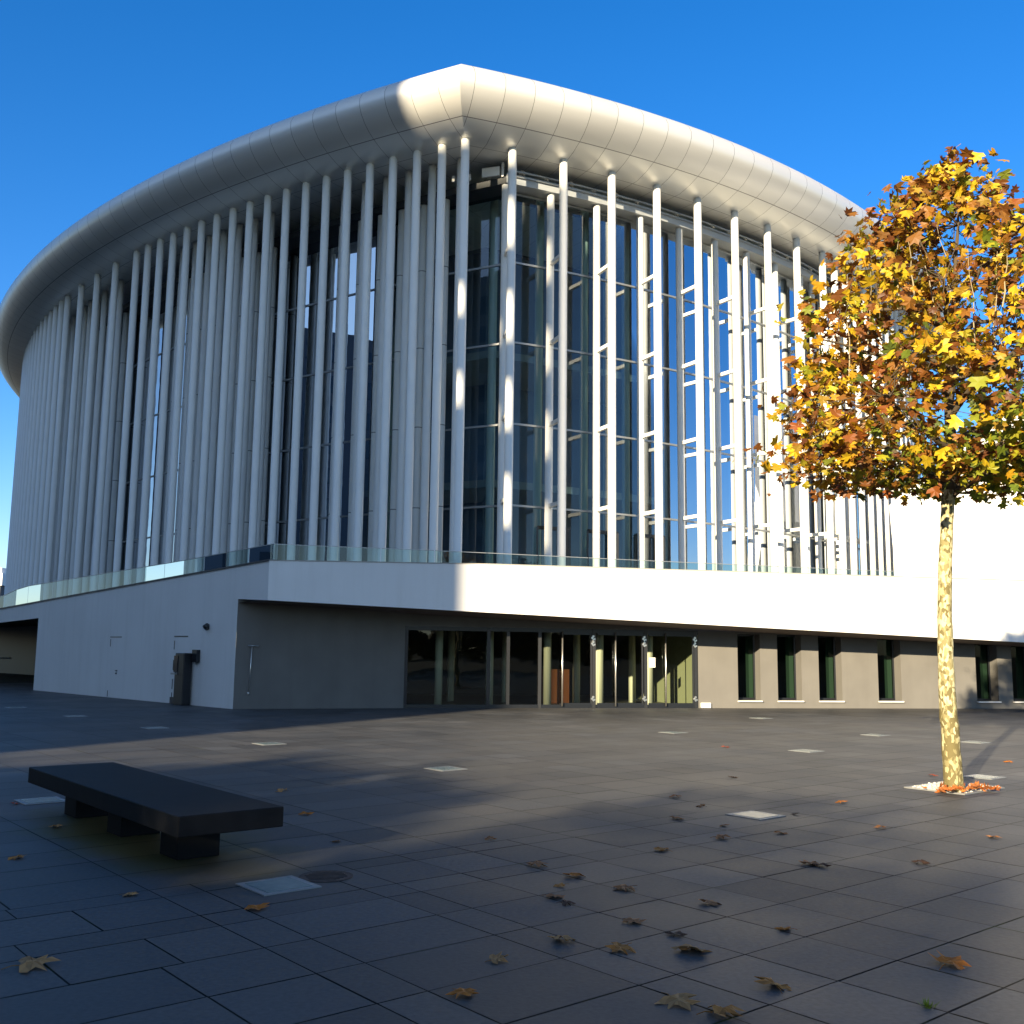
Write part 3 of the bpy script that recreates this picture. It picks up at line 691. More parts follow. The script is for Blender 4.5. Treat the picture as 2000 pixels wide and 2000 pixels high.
sb = MB(); p = lob(DX1+.22, -.02); sb.obox((p.x, p.y, .09), ln_, lnn, (0, 0, 1), .15, .07, .075); so_ = hpart(sb, 'socket_box', M['plaster'], 'small pale box at the wall foot right of the doors')

# fixtures on the side wall ---------------------------------------------------
def lp(x, z, off=0):   # point on the left wall by world x
    t = (x-A.x)/dL.x; p = ptL(t)-nL*off; return Vector((p.x, p.y, z))
gm = MB()
def slot(xa, za, xb, zb, wd=.035): gm.bar(lp(xa, za, .004), lp(xb, zb, .004), .012, wd)
def vslot(x, z0, z1):
    p, q = lp(x, z0, .004), lp(x, z1, .004); c = (p+q)/2; gm.obox(c, dL, nL, (0, 0, 1), .014, .006, (z1-z0)/2)
slot(-10.15, 1.99, -9.55, 1.99, .03)
for z0, z1 in ((1.6, 1.86), (.98, 1.28), (.42, .72), (.02, .32)): vslot(-10.13, z0, z1)
slot(-13.3, 1.97, -12.7, 1.97, .03)
for z0, z1 in ((1.66, 1.9), (.02, .22)): vslot(-13.27, z0, z1)
hpart(gm, 'door_gap', M['black'])
for x, z in ((-12.86, .88),):
    hm = MB(); p = lp(x, z, .02); hm.obox(p, dL, nL, (0, 0, 1), .05, .02, .012); hm.obox(p+Vector((0, 0, -.09)), dL, nL, (0, 0, 1), .02, .02, .02); hpart(hm, 'door_handle', M['black'])
pl_ = MB(); c = (lp(-10.1, .1, .05)+lp(-9.6, .1, .05))/2; pl_.obox(c, dL, nL, (0, 0, 1), .34, .04, .09); hpart(pl_, 'plinth', M['coping'])
# round security camera
sc = MB(); p = lp(-8.71, 2.28, .09); sc.tube([lp(-8.71, 2.31, 0), lp(-8.71, 2.31, .08)], .04, 12); sc.tube([p+Vector((-.03, 0, .04)), p+Vector((.02, 0, -.03)), p+Vector((.05, -.02, -.09))], [.085, .09, .06], 14)
hpart(sc, 'security_camera', M['black'], 'black camera high on the white side wall')
# information terminal and key box
T = empty('ticket_terminal', lp(-9.42, 0, .2), 'tall black terminal standing against the white side wall', 'terminal')
TB = T.location
def tpart(mb, name, m): o = mb.build(name, m); o.parent = T; return o
tb = MB(); tb.obox(lp(-9.42, .75, .2)-TB, dL, nL, (0, 0, 1), .27, .13, .75); bevel(tpart(tb, 'cabinet', M['black']), .02)
tb = MB(); tb.obox(lp(-9.56, 1.18, .34)-TB, dL, nL, (0, 0, 1), .11, .006, .24); tpart(tb, 'screen', M['office_window'])
tb = MB(); tb.obox(lp(-9.58, .9, .37)-TB, dL, nL, (0, 0, 1), .12, .04, .025); tpart(tb, 'shelf', M['metal'])
tb = MB(); tb.obox(lp(-9.085, 1.42, .07), dL, nL, (0, 0, 1), .13, .06, .18); hpart(tb, 'wall_box', M['black'], 'small black box on the wall beside the terminal')
# crank rod on the recess wall
cr = MB(); a0 = wl(-7.2); n0 = Vector((-(W[1]-W[0]).y, (W[1]-W[0]).x, 0)).normalized(); P_ = lambda x, z, off: wl(x)-n0*off+Vector((0, 0, z))
cr.tube([P_(-7.2, 1.70, .1), P_(-7.24, .48, .1)], .014, 8); cr.tube([P_(-7.24, .46, .1), P_(-7.26, .40, .1)], .03, 8)
hpart(cr, 'awning_crank', M['steel'], 'thin metal rod on the dark wall')
cr = MB(); cr.tube([P_(-7.3, 1.73, .08), P_(-7.02, 1.73, .08)], .018, 8); hpart(cr, 'bracket', M['metal'])

# glass railing and coping ------------------------------------------------------
cp = MB()
ks = [0, 5.4, tO, tO+8, tO+17]
for a, b in zip(ks, ks[1:]):
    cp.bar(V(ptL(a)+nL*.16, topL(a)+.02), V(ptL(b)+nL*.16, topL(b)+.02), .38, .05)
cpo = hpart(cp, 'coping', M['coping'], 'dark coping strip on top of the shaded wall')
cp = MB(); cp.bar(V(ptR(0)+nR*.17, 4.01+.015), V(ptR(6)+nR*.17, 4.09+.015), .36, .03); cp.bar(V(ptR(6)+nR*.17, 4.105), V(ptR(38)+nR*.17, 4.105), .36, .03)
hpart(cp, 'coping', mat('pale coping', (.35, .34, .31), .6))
rlL = [(0, 4.48), (5.4, 4.28), (18.2, 3.93), (20.2, 3.51+.12), (30, 3.25)]
def lerp(tab, t):
    for (a, za), (b, zb) in zip(tab, tab[1:]):
        if t <= b: return za+(zb-za)*(t-a)/(b-a)
    return tab[-1][1]
rg = MB(); rr_ = MB(); t = 0; rj = MB()
while t < 28:
    t1 = t+1.25; a, b = V(ptL(t+.012)+nL*.12, topL(t)+.02), V(ptL(t1-.012)+nL*.12, topL(t1)+.02); a2, b2 = V(a, lerp(rlL, t)), V(b, lerp(rlL, t1))
    rg.face([b, a, a2, b2]); rj.bar(a2, b2, .025, .02); t = t1
rlo = hpart(rg, 'glass_railing', M['rail_glass'], 'glass railing on the shaded wall'); hpart(rj, 'handrail', M['metal'], parent=rlo)
rlR = [(0, 4.48), (5.2, 4.44), (11.3, 4.35), (23.4, 4.22), (40, 4.2)]
rg = MB(); rj = MB(); t = 0
while t < 37:
    t1 = t+1.5; a, b = V(ptR(t+.012)+nR*.12, topz(t)+.02), V(ptR(t1-.012)+nR*.12, topz(t1)+.02); a2, b2 = V(a, lerp(rlR, t)), V(b, lerp(rlR, t1))
    rg.face([a, b, b2, a2]); rj.bar(a2, b2, .022, .018); t = t1
rlo = hpart(rg, 'glass_railing', M['rail_glass'], 'low glass railing on the sunlit band'); hpart(rj, 'handrail', M['metal'], parent=rlo)

# ------------------------------------------------------------------ white side pavilion (right, behind the tree)
sp_ = MB(); n = 26; base_c = Vector((15.9, 42.0, 0)); pts = []
def shell_top(x):
    xs = [15.9, 16.84, 18.2, 19.6, 21.22, 23.5, 26, 30, 36]; zs = [7.95, 8.76, 9.8, 10.9, 12.2, 13.6, 14.8, 16.2, 17]
    return float(np.interp(x, xs, zs))
for k in range(n+1):
    x = 15.9+20*k/n; y = 42.0-1.8*math.sin(math.pi*min(1, k/n*.9))+.08*(x-15.9)
    pts.append((x, y, shell_top(x)))
for (x0, y0, z0), (x1, y1, z1) in zip(pts, pts[1:]):
    lx0 = x0-(.12 if x0 < 16 else 0)
    B0, B1 = Vector((x0, y0, 3.0)), Vector((x1, y1, 3.0)); T0, T1 = Vector((x0, y0+.9*(z0-3)/6, z0)), Vector((x1, y1+.9*(z1-3)/6, z1))
    sp_.add([B0, B1, T1, T0], [(0, 1, 2, 3)], smooth=True)
    bk = Vector((4.5, 7.5, 0)); sp_.add([T0, T1, T1+bk, T0+bk], [(0, 1, 2, 3)]); sp_.add([B0+bk, T0+bk, T1+bk, B1+bk], [(0, 1, 2, 3)])
B0 = Vector((15.9, 42, 3.0)); T0 = Vector((15.9, 42+.9*(7.95-3)/6, 7.95)); bk = Vector((4.5, 7.5, 0)); sp_.add([B0, T0, T0+bk, B0+bk], [(0, 1, 2, 3)])
for z in ():
    pass
pav = sp_.build('side_pavilion', M['plaster']); tag(pav, 'blank white curved pavilion rising behind the autumn tree', 'building')
fb = MB(); fb.box(15, 42, 38, 50, 0, 3.0)
hpart(fb, 'podium_block', M['plaster'])

# ------------------------------------------------------------------ bench
BN = empty('stone_bench', uvp(3.61, 9.5), 'long black stone slab bench on three block legs', 'bench', rz=0)
def brel(u, v, z): return uvp(u, v, z)-Vector(BN.location)
b = MB(); b.obox(brel(3.585, 9.49, .372), GU, GV, (0, 0, 1), .43, 1.94, .078); bevel(b.build('seat', M['bench'], BN), .008)
for v in (8.38, 9.65, 10.91):
    b = MB(); b.obox(brel(3.61, v, .147), GU, GV, (0, 0, 1), .18, .18, .147); bevel(b.build('leg', M['bench'], BN), .006)

# ------------------------------------------------------------------ ground lights, manhole, grate
pf = MB(); pf.obox((0, 0, .003), GU, GV, (0, 0, 1), .225, .225, .004)
pm_ = MB(); pm_.obox((0, 0, .0075), GU, GV, (0, 0, 1), .175, .175, .0025)
pfm, pmm = pf.mesh('frame', M['plate_frame']), pm_.mesh('cover', M['plate'])
plab = ['square ground light in front of the bench', 'square ground light behind the far leg of the bench', 'square ground light in the dark paving right of centre, left of the tree',
        'square ground light in the middle of the plaza in front of the entrance glass', 'thin ground light left of centre, third in the row leading to the side wall', 'ground light in the row towards the side wall, below the terminal',
        'ground light in the row towards the side wall, second from the left edge', 'faint ground light nearest the left edge of the plaza', 'ground light below the dark post between entrance doors and slit windows', 'ground light halfway between the windows and the big paved square light',
        'ground light below the fourth slit window', 'ground light just right of the trunk, nearer the building', 'ground light right of the trunk crossed by the trunk shadow', 'smallest ground light close under the second slit window']
for (u, v), lb in zip(plates, plab):
    e_ = empty('ground_light', uvp(u, v, .002), lb, 'ground light', 'square lights set in the paving')
    for nm, me in (('frame', pfm), ('cover', pmm)):
        o = bpy.data.objects.new(nm, me); S.collection.objects.link(o); o.parent = e_
mh = MB(); ring = [(.2*math.cos(k*math.pi/16), .2*math.sin(k*math.pi/16)) for k in range(32)]; mh.prism(ring, .001, .006)
for k in range(-3, 4): mh.box(-.16+abs(k)*.02, .16-abs(k)*.02, k*.045-.008, k*.045+.008, .006, .010)
mo = mh.build('manhole_cover', mat('rusty iron', (.06, .045, .04), .7, .4, noise=(20, .3)), loc=(-1.36, 7.98, 0)); tag(mo, 'small round rusty cover in the paving behind the ground light', 'manhole')
TR = empty('tree_grate', (5.78, 13.62, 0), 'pale gravel square in a steel frame around the tree foot', 'tree grate')
b = MB(); b.obox((0, 0, .004), GU, GV, (0, 0, 1), .52, .38, .006); gv = b.build('gravel', M['gravel'], TR)
b = MB()
for s_, q, hx, hy in ((GU*.53, 0, .012, .4), (-GU*.53, 0, .012, .4), (GV*.39, 0, .54, .012), (-GV*.39, 0, .54, .012)): b.obox(s_+Vector((0, 0, .008)), GU, GV, (0, 0, 1), hx, hy, .008)
b.build('frame', M['plate_frame'], TR)
gs = MB()
for k in range(420):
    u, v = rnd.uniform(-.5, .5), rnd.uniform(-.36, .36); p = GU*u+GV*v; r_ = rnd.uniform(.008, .018)
    gs.obox((p.x, p.y, .012), (rnd.random(), rnd.random(), .3), (-rnd.random(), rnd.random(), .1), (0.1, .1, 1), r_, r_*.8, r_*.6)
tag(gs.build('pebble', M['gravel'], TR), kind='stuff')

# ------------------------------------------------------------------ leaves
def leaf_poly(lobes=5, r=random):
    pts = [(0, -.12)]
    tips = [(-.95, .05, .36), (-.72, .62, .34), (0, 1.0, .42), (.72, .62, .34), (.95, .05, .36)]
    out_ = [(0.0, -.30), (-.38, -.36)]
    seq = [(-.62, -.30), (-.98, -.02), (-.56, .10), (-.50, .26), (-.86, .66), (-.40, .52), (-.24, .62), (-.18, .80), (0, 1.08), (.18, .80), (.24, .62), (.40, .52), (.86, .66), (.50, .26), (.56, .10), (.98, -.02), (.62, -.30), (.38, -.36)]
    return [(0.0, -.28), (-.38, -.36)]+seq
LP = leaf_poly()
LPs = [(0.0, -.3), (-.6, -.32), (-.95, .0), (-.52, .2), (-.82, .66), (-.26, .6), (0, 1.05), (.26, .6), (.82, .66), (.52, .2), (.95, .0), (.6, -.32)]
def leaf_into(mb, pos, X, Y, Z, size, curl, col, poly=LPs, droop=.0):
    c = (0, .15)
    def P(x, y):
        z = curl*(x*x*.55+(y-.15)**2*.35)+droop*y*y+.06*math.sin(7*x+3*y)
        return pos+X*(x*size)+Y*(y*size)+Z*(z*size)
    vs = [P(*c)]+[P(x, y) for x, y in poly]; n = len(poly)
    mb.add(vs, [(0, i+1, (i+1) % n+1) for i in range(n)], col)
def rframe(r, tilt):
    a = r.uniform(0, 2*math.pi); z = Vector((r.gauss(0, tilt), r.gauss(0, tilt), 1)).normalized(); x = Vector((math.cos(a), math.sin(a), 0)); x = (x-z*x.dot(z)).normalized(); return x, z.cross(x), z

# the plane tree
TL = Vector((5.64, 13.29, 0))
tree = empty('plane_tree', TL, 'young plane tree with mottled bark and yellow and rust autumn leaves', 'tree')
b = MB(); tp = [(0, 0, 0), (-.005, 0, .08), (-.02, 0, .5), (-.04, 0, 1.03), (-.04, .01, 1.7), (-.02, .02, 2.3), (.02, .02, 2.9), (.06, .03, 3.4), (.11, .04, 3.85)]
trd = [.138, .124, .115, .106, .098, .09, .085, .08, .086]
# refine with knobbly variation
pts2, rd2 = [], []
for i in range(len(tp)-1):
    for k in range(5):
        t = k/5; pts2.append(Vector(tp[i]).lerp(Vector(tp[i+1]), t)+Vector((rnd.gauss(0, .003), rnd.gauss(0, .003), 0))); rd2.append((trd[i]*(1-t)+trd[i+1]*t)*rnd.uniform(.965, 1.035))
pts2.append(Vector(tp[-1])); rd2.append(trd[-1])
b.tube(pts2, rd2, 18); trunk = b.build('trunk', M['bark'], tree)
rt_ = random.Random(11)
def env(z):   # crown radius by height
    zs = [4.0, 4.2, 4.55, 5.0, 5.6, 6.3, 6.9, 7.4, 7.8, 8.15, 8.3]; rs = [1.2, 2.25, 2.5, 2.36, 2.2, 1.98, 1.68, 1.3, .8, .3, .1]
    return float(np.interp(z, zs, rs))
top = Vector(tp[-1]); limbs = []
br = MB()
def curve(p0, p1, bow, n=7):
    out_ = []
    for k in range(n+1):
        t = k/n; p = p0.lerp(p1, t)+Vector((0, 0, 1))*bow*math.sin(math.pi*t)+Vector((rt_.gauss(0, .02), rt_.gauss(0, .02), rt_.gauss(0, .02)))*(0 < k < n); out_.append(p)
    return out_
axis = lambda z: Vector((.11+.25*(z-3.85)/4.3, .04, z))
main = curve(top, Vector((.42, .05, 7.9)), 0, 10); br.tube(main, [.085-.0075*k for k in range(11)], 10); limbs.append(main)
for k in range(16):
    z0 = 3.85+(k/16)**1.2*2.6; a = k*2.4+.6; z1 = z0+rt_.uniform(.1, .9) if k > 4 else rt_.uniform(4.45, 4.9); r_ = env(z1)*rt_.uniform(.78, .92)
    p0 = axis(z0); p1 = Vector((.25+r_*math.cos(a), .05+r_*math.sin(a), z1)); c = curve(p0, p1, rt_.uniform(.05, .3) if k > 4 else .12, 8)
    br.tube(c, [(.042 if k < 5 else .034)*(1-i/9.5)+.005 for i in range(9)], 8); limbs.append(c)
c = curve(Vector((.09, .03, 3.72)), Vector((1.0, -.3, 4.08)), .16, 7); br.tube(c, [.035*(1-i/9)+.008 for i in range(8)], 8); limbs.append(c)
lpts = [p for l_ in limbs for p in l_[2:]]
tips = []
while len(tips) < 430:
    z = rt_.uniform(3.98, 8.25) if rt_.random() > .16 else rt_.uniform(3.98, 4.35); r_ = env(z)*(rt_.random()**.42); a = rt_.uniform(0, 2*math.pi)
    p = Vector((.2+.12*(z-4)/4+r_*math.cos(a), .05+r_*math.sin(a), z))
    if rt_.random() > .35+.65*(env(z)/2.6): continue
    tips.append(p)
for p in tips:
    q = min(lpts, key=lambda l_: (l_-p).length+.3*max(0, l_.z-p.z)); c = curve(q, p, .05, 4); br.tube(c, [.007, .006, .005, .004, .003], 5, caps=False)
# a few long bare shoots
for x, y, z in ((.45, .1, 8.55), (-.6, .2, 7.75), (-.95, -.1, 7.35)):
    c = curve(Vector((x*.8, y, z-1.2)), Vector((x, y, z)), .02, 5); br.tube(c, [.009, .008, .007, .005, .004, .003], 5, caps=False); tips.append(Vector((x, y, z-.02)))
br.build('branches', M['bark_dark'], tree)
cv = MB(); Y1 = (.62, .40, .02); 
pal = [((.60, .41, .018), 30), ((.50, .27, .014), 22), ((.29, .125, .02), 22), ((.40, .25, .03), 10), ((.19, .07, .015), 16), ((.12, .04, .01), 9), ((.36, .30, .02), 8), ((.20, .23, .025), 4)]
def pick(r, green):
    if r.random() < green: c = r.choice([(.25, .27, .02), (.15, .20, .02), (.36, .34, .02), (.09, .12, .02)])
    else:
        t = r.uniform(0, sum(w_ for _, w_ in pal)); 
        for c, w_ in pal:
            t -= w_
            if t <= 0: break
    k = r.uniform(.78, 1.15); return tuple(x*k for x in c)
M['twig'] = mat('pale twig bark', (.30, .25, .15), .8)
for k in range(16):
    z0 = rt_.uniform(4.4, 6.4); a = rt_.uniform(2.2, 6.0); r_ = env(z0)*rt_.uniform(.25, .8); p0 = Vector((.25+r_*math.cos(a), r_*math.sin(a), z0)); p1 = p0+Vector((rt_.gauss(0, .12), rt_.gauss(0, .08), rt_.uniform(.8, 1.5)))
    if r_ < env(p1.z):
        tw = MB(); tw.tube(curve(p0, p1, .0, 5), [.011, .010, .008, .006, .004, .003], 5, caps=False); tw.build('twig', M['twig'], tree)
for i, p in enumerate(tips):
    nl = rt_.randrange(13, 25)
    if p.z > 8.3: nl = 3
    if rt_.random() < .16: nl = 4
    green = .08+.55*max(0, min(1, (5.6-p.z)/1.2))*max(0, min(1, (p.x+1.2)/1.4))
    rust = rt_.random() < .22
    for k in range(nl):
        o_ = Vector((rt_.gauss(0, .17), rt_.gauss(0, .17), rt_.gauss(0, .14))); X, Y, Z = rframe(rt_, .75)
        if rt_.random() < .55:      # hanging leaves, tip down
            Y = Vector((rt_.gauss(0, .45), rt_.gauss(0, .45), -1)).normalized(); X = Vector((rt_.gauss(0, 1), rt_.gauss(0, 1), 0)); X = (X-Y*X.dot(Y)).normalized(); Z = X.cross(Y)
        sz = rt_.choice((.05, .068, .08, .09, .115))*rt_.uniform(.85, 1.1); leaf_into(cv, p+o_, X, Y, Z, sz, rt_.uniform(-.5, .9), (pick(rt_, green) if not (rust and rt_.random() < .6) else (.22*rt_.uniform(.7, 1.2), .075, .014)))
crown = cv.build('crown', M['leaf'], tree, fix=False)

# fallen leaves
fl_pal = {'brown': (.29, .14, .062), 'tan': (.36, .20, .08), 'orange': (.42, .15, .025), 'dark': (.085, .05, .035), 'red': (.30, .06, .025), 'ochre': (.38, .17, .045)}
leafmeshes = {}
def fmesh(kind, var):
    if (kind, var) not in leafmeshes:
        r = random.Random(var*31+len(kind)); mb = MB(); ax = [(1, 0), (.3, 1)]
        curl = [.22, .40, .48, .3][var % 4]
        sc = lambda x, y: (x*(1 if var != 2 else .8), y)
        c0 = fl_pal[kind]
        poly = [(x*r.uniform(.85, 1.1), y*r.uniform(.85, 1.1)) for x, y in LP]
        n = len(poly)
        def H(x, y): return curl*(.38-abs(x*x*.5+(y-.2)**2*.45)) + .09*math.sin(6*x+var)+.07*math.cos(8*y+x*5+var)
        mid = [(x*.55, .15+(y-.15)*.55) for x, y in poly]
        vs = [Vector((0, .15, H(0, .15)))]+[Vector((x, y, H(x, y))) for x, y in mid]+[Vector((x, y, H(x, y)*.6+(r.uniform(-.02, .16)))) for x, y in poly]
        mz = min(v.z for v in vs); vs = [Vector((v.x, v.y, v.z-mz+.03)) for v in vs]
        fs = [(0, i+1, (i+1) % n+1) for i in range(n)]+[(i+1, n+i+1, n+(i+1) % n+1, (i+1) % n+1) for i in range(n)]
        for j, f in enumerate(fs):
            k = r.uniform(.75, 1.2); mb.add([vs[q] for q in f], [tuple(range(len(f)))], tuple(c*k for c in c0))
        st = [Vector((0, -.28, .12)), Vector((.05, -.6, .16)), Vector((.1, -.95, .05))]; mb.tube(st, [.03, .022, .02], 5, col=tuple(c*.7 for c in c0))
        leafmeshes[(kind, var)] = mb.mesh('fallen_leaf', M['dry_leaf'])
    return leafmeshes[(kind, var)]
def ray(px, py):
    d = fw+rt*((px-1000)/F_PX)-up*((py-1000)/F_PX); t = -EYE.z/d.z; return EYE+d*t
FL = [  # pixel in the photograph's grid -> ground point, kind, size, words
 (31, 1677, 'ochre', .085, 'flat ochre leaf near the left edge, level with the bench legs'), (31, 1571, 'red', .06, 'tiny reddish leaf at the edge of the light behind the bench'),
 (112, 1616, 'tan', .08, 'small tan leaf on the mossy patch left of the bench'), (251, 1749, 'tan', .07, 'small tan leaf on the bare slabs below the bench'),
 (500, 1775, 'orange', .10, 'crisp orange leaf just below the ground light by the bench'), (56, 1889, 'tan', .14, 'large tan leaf lying in the bottom left corner'),
 (552, 1546, 'tan', .09, 'pale leaf beyond the right end of the bench slab'), (598, 1592, 'orange', .09, 'flat orange leaf right of the bench slab'), (655, 1645, 'brown', .06, 'small brown leaf right of the bench leg'),
 (957, 1640, 'brown', .07, 'lone small brown leaf in the middle of the plaza'), (1049, 1691, 'brown', .10, 'curled brown leaf left of the orange one'), (1119, 1712, 'orange', .10, 'upright orange curled leaf in the central cluster'),
 (1096, 1731, 'ochre', .065, 'small ochre leaf below the upright orange leaf'), (1080, 1753, 'brown', .09, 'brown leaf touching a joint in the central cluster'), (1103, 1766, 'dark', .065, 'dark crumpled leaf against its brown neighbour'),
 (1224, 1737, 'brown', .105, 'arched brown leaf right of the central cluster'), (1294, 1662, 'ochre', .095, 'ochre leaf on a slab left of the framed slabs'), (1234, 1801, 'brown', .09, 'flat brown leaf on the joint crossing'),
 (1100, 1838, 'tan', .095, 'tan winged leaf below the central cluster'), (1216, 1855, 'ochre', .105, 'arched ochre leaf right of the tan winged leaf'), (968, 1877, 'tan', .085, 'flat tan leaf left of the arched ones'),
 (902, 1943, 'orange', .09, 'orange folded leaf near the bottom middle'), (1320, 1558, 'brown', .09, 'brown leaf on the joint far left of the square light'), (1370, 1576, 'brown', .075, 'small brown leaf left of the square light'),
 (1324, 1600, 'brown', .10, 'brown leaf left of and below the square light'), (1413, 1614, 'brown', .065, 'tiny brown leaf just below the square light'), (1407, 1638, 'brown', .10, 'brown leaf at the corner of the thick joint'),
 (1526, 1629, 'brown', .08, 'brown leaf at the corner below the square light'), (1551, 1591, 'dark', .06, 'dark leaf touching the right side of the square light'), (1642, 1568, 'orange', .09, 'bright orange leaf between square light and tree'),
 (1721, 1618, 'brown', .075, 'brown leaf alone below the tree grate'), (1942, 1636, 'brown', .08, 'brown leaf near the right edge'), (1578, 1689, 'brown', .11, 'wide brown leaf lying on the long joint'), (1603, 1693, 'dark', .09, 'dark leaf overlapping the wide brown leaf'),
 (1797, 1687, 'dark', .085, 'dark curled leaf in the shade right of the long joint'), (1384, 1765, 'brown', .10, 'low brown leaf in the middle of a slab'), (1536, 1817, 'orange', .07, 'small orange leaf beside a joint'),
 (1320, 1828, 'dark', .075, 'dark rolled leaf standing on the joint'), (1349, 1862, 'tan', .13, 'broad tan leaf just below the rolled dark leaf'), (1514, 1930, 'ochre', .115, 'squarish ochre leaf above the long joint'),
 (1852, 1885, 'orange', .13, 'large glowing orange leaf on the sunny slab at the right'), (1320, 1958, 'tan', .12, 'tan ragged leaf at the bottom left of the last pair'), (1405, 1984, 'ochre', .12, 'ochre ragged leaf cut by the bottom edge'),
 (1417, 1460, 'red', .09, 'small reddish leaf far out in the sunny streak'), (1431, 1519, 'dark', .085, 'dark leaf far out in front of the slit windows'), (1821, 1515, 'red', .085, 'reddish leaf left of the trunk in the sun'),
 (1970, 1489, 'orange', .085, 'orange leaf right of the trunk shadow')]
for i, (x, y, kd, sz, lb) in enumerate(FL):
    p = ray(x, y); o = bpy.data.objects.new('fallen_leaf', fmesh(kd, i % 4)); S.collection.objects.link(o)
    o.location = (p.x, p.y, .002); k = 1.0; o.scale = (sz*k, sz*k, sz*(.75 if i % 4 != 2 else .95)); o.rotation_euler = (rnd.gauss(0, .1), rnd.gauss(0, .1), rnd.uniform(0, 6.28))
    tag(o, lb, 'leaf', 'fallen leaves on the paving')
lit = MB(); r = random.Random(5)
for k in range(46):
    g_ = (r.gauss(-.08, .16), r.gauss(-.12, .1)) if k < 28 else (r.gauss(.33, .1), r.gauss(.02, .07)); p = Vector((g_[0]+.02, g_[1], .02+r.random()*.05)); X, Y, Z = rframe(r, .5)
    leaf_into(lit, p, X, Y, Z, r.uniform(.04, .075), .9, random.Random(k).choice([(.5, .16, .03), (.4, .12, .03), (.28, .1, .03)]), LP)
lo = lit.build('leaf_litter', M['dry_leaf'], loc=(5.66, 13.3, 0), fix=False); tag(lo, 'heap of rust brown leaves gathered on the tree grate', 'leaf litter', kind='stuff')
# grass tuft in a joint
gt = MB(); r = random.Random(3); gc = ray(1812, 1966)
for k in range(60):
    a = r.uniform(0, 6.28); d0 = Vector((math.cos(a), math.sin(a), 0)); p = d0*r.uniform(0, .035); h = r.uniform(.012, .035); q = p+d0*r.uniform(.005, .04)+Vector((0, 0, h)); s_ = Vector((-d0.y, d0.x, 0))*.003
    gt.face([p-s_, p+s_, q], col=(.14, .22, .02))
tag(gt.build('grass_tuft', M['leaf'], loc=(gc.x, gc.y, 0), fix=False), 'tiny bright green weed growing in a paving joint', 'weed')

# objects in the dark passage, far buildings -------------------------------------
PS = empty('passage_railing', (-24.5, 47.5, 0), 'grey rail and slanting panel inside the dark passage', 'railing')
b = MB(); b.tube([(-1.6, 0, 1.05), (1.6, 0, 1.05)], .04, 8); b.build('handrail', M['metal'], PS)
b = MB(); b.obox((-.7, .3, 1.5), (1, 0, 0), (0, 1, 0), (.3, 0, 1), .55, .04, .5); b.build('panel', M['metal'], PS)
b = MB(); b.tube([(.9, 0, 0), (.9, 0, 1.6)], .06, 8); b.tube([(-1.5, 0, 0), (-1.5, 0, 1.05)], .04, 8); b.build('post', M['dark_metal'], PS)
FB = empty('distant_building', (-122, 235, 0), 'tiny dark building with a white top far off at the left edge', 'building')
b = MB(); b.box(-14, 9, -8, 8, 0, 14.5); b.build('wall', M['far_building'], FB)
b = MB(); b.box(-14, 9.5, -8.5, 8, 14.5, 17.2); b.box(5, 8, -6, 0, 17.2, 18.6); b.build('roof', M['plaster'], FB)

# ------------------------------------------------------------------ what stands behind the photographer (casts the shade, mirrored in the glass)
def SP(p, q, z=0): v = SD*p+SQ*q; return Vector((v.x, v.y, z))
TAN = math.tan(SUN_EL); PC = -36.0
OB = empty('office_building', SP(PC, -40), 'grey office block behind the photographer shading the left half of the plaza', 'building')
OBl = Vector(OB.location)
def obox(mb, q0, q1, p0, p1, z0, z1): c = SP((p0+p1)/2, (q0+q1)/2, (z0+z1)/2)-OBl; mb.obox(c, SQ, SD, (0, 0, 1), abs(q1-q0)/2, abs(p1-p0)/2, (z1-z0)/2)
HT_low = 18.55+(29.3-PC)*TAN; HT = 21.9+(46-PC)*TAN
b = MB(); obox(b, -78, -18.75, PC-14, PC, 0, HT); b.build('wall', M['office'], OB)
b = MB()
zsl = [z+(29.5-PC)*TAN for z in (6.72, 9.98, 13.07, 16.4)]
# corner stair wing: solid fin with window slots on every storey
q_edges = [-18.75, -17.75, -17.25, -16.6, -16.0, -14.86]
obox(b, -19.2, -17.62, PC-1, PC+.1, 0, HT_low); obox(b, -17.22, -16.58, PC-1, PC, 0, HT_low); obox(b, -15.98, -14.86, PC-1, PC, 0, HT_low)
z0 = 0
for zc in zsl: obox(b, -16.7, -15.8, PC-.9, PC-.1, z0, zc-.85); z0 = zc+.85
obox(b, -16.7, -15.8, PC-.9, PC-.1, z0, HT_low)
z0 = 0
for zc in zsl[1:3]: obox(b, -17.8, -17.1, PC-.9, PC-.1, z0, zc-.55); z0 = zc+.55
obox(b, -17.8, -17.1, PC-.9, PC-.1, z0, HT_low)
b.build('stair_wing', M['office'], OB)
wb = MB(); q = -20.5
while q > -76:
    z = 2.0
    while z < HT-3: obox(wb, q-2.2, q, PC-.2, PC+.03, z, z+1.9); z += 3.4
    q -= 3.2
wb.build('window', M['office_window'], OB)
NB = empty('neighbour_building', (-88, 18, 0), 'long dark slab building left of the plaza, mirrored in the shaded glass', 'building')
b = MB(); b.box(-12, 12, -32, 33, 0, 36); b.build('wall', M['far_building'], NB)
b = MB()
for zz in range(10):
    for yy in range(18): b.box(11.9, 12.05, -31+yy*3.5, -28.9+yy*3.5, 2+zz*3.4, 3.9+zz*3.4)
b.build('window', M['office_window'], NB)
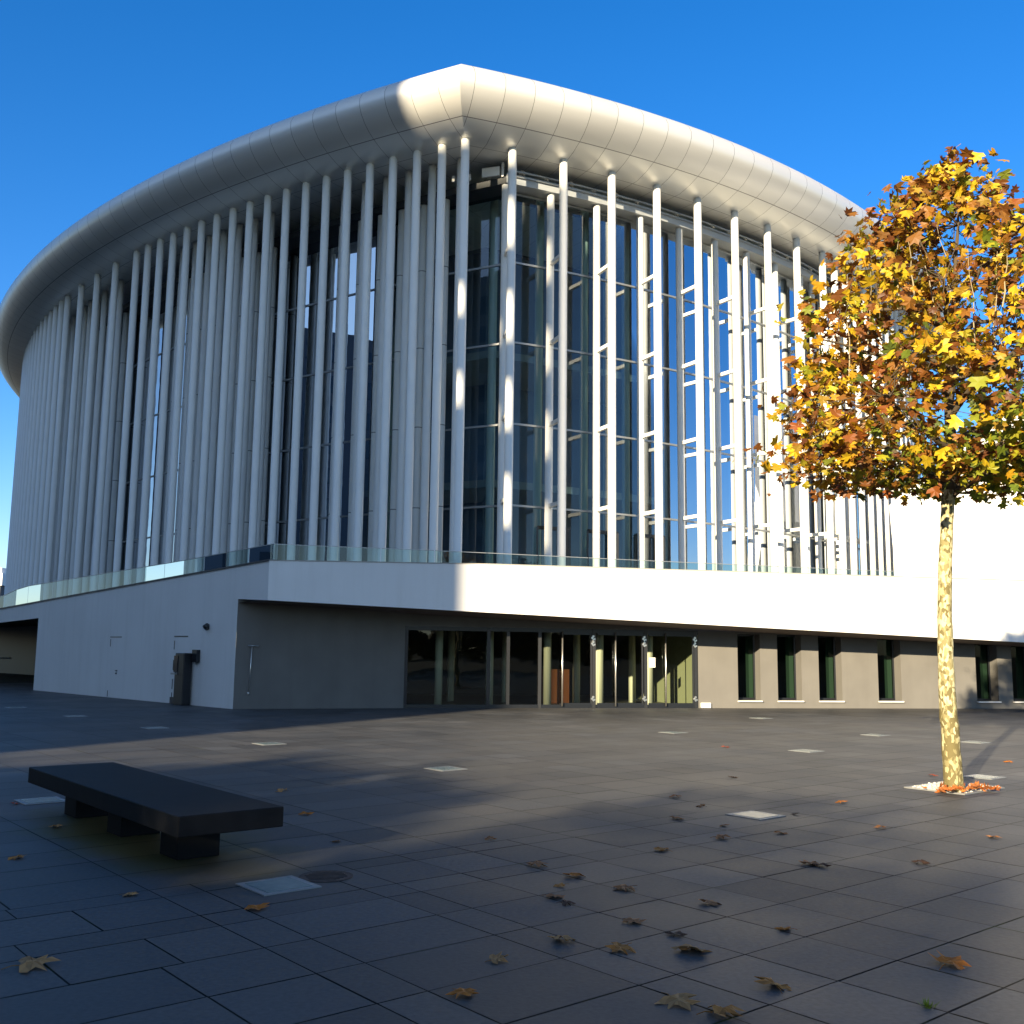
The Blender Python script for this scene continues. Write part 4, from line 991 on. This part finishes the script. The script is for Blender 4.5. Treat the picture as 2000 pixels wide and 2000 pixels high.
# plane trees behind the camera: their sparse crowns dapple the plaza
rb = random.Random(21)
def back_tree(seed, h):
    r = random.Random(seed); c = MB(); t = MB(); t.tube([(0, 0, 0), (.1, 0, h*.35), (0, .1, h*.8)], [.22, .17, .05], 8)
    for k in range(105):
        z = h*(.3+.7*r.random()); rr = .34*h*math.sin(math.pi*min(1, max(.05, (z/h-.22)/.85)))**.7; a = r.uniform(0, 6.28); p = Vector((rr*r.random()**.5*math.cos(a), rr*r.random()**.5*math.sin(a), z))
        t.tube([(0, 0, max(h*.25, z-1.6)), p*.6+Vector((0, 0, z*.36)), p], [.05, .03, .01], 4, caps=False)
        for j in range(34):
            q = p+Vector((r.gauss(0, .45), r.gauss(0, .45), r.gauss(0, .35))); X, Y, Z = rframe(r, .8); s_ = r.uniform(.14, .27)
            c.face([q-X*s_-Y*s_, q+X*s_-Y*s_*.6, q+X*s_*.7+Y*s_, q-X*s_*.8+Y*s_*.8], col=(.20*r.uniform(.6, 1.2), .11, .02))
    return t.mesh('trunk', M['bark_dark']), c.mesh('crown', M['leaf'])
bt = [back_tree(1, 13.5), back_tree(2, 15.0), back_tree(3, 14.2)]
k = 0
bpos = [(-37, -13.6, .88), (-41, -9.9, .92), (-36, -6.6, .82), (-38, -3.0, .93), (-43, 1.6, .74), (-35, 6.0, .84), (-42, 10.4, .92), (-37, 15.4, .80), (-44, 20.4, .9), (-27, -12.2, .66), (-24, -7.6, .62), (-25, -3.1, .68), (-26, 3.6, .56)]
side = ['first', 'second', 'third', 'fourth', 'fifth', 'sixth', 'seventh', 'eighth', 'ninth', 'tenth', 'eleventh', 'twelfth', 'thirteenth']
for i, (p, q, sc_) in enumerate(bpos):
    e_ = empty('plane_tree', SP(p, q), 'plane tree behind the photographer, %s of the row counted from the office block' % side[i], 'tree', 'trees behind the photographer', rz=i*1.3); e_.scale = (sc_,)*3
    for nm, me in zip(('trunk', 'crown'), bt[i % 3]):
        o = bpy.data.objects.new(nm, me); S.collection.objects.link(o); o.parent = e_

# low dark wood along the far side of the road behind the photographer
wdm = MB(); r = random.Random(9)
for k in range(6500):
    q = r.uniform(-70, 240); h = 5.6+1.6*math.sin(q*.35)+1.1*math.sin(q*.9+1); z = r.uniform(.2, h); c = SP(-62+r.uniform(-3, 3), q, z); X, Y, Z = rframe(r, 1.2); s_ = r.uniform(.5, 1.0)
    wdm.face([c-X*s_-Y*s_, c+X*s_-Y*s_*.6, c+X*s_*.7+Y*s_, c-X*s_*.8+Y*s_*.8], col=(.035*r.uniform(.6, 1.3), .032, .012))
tag(wdm.build('woodland', M['dry_leaf'], fix=False), 'dark low wood beyond the road behind the photographer', 'woodland', kind='stuff')
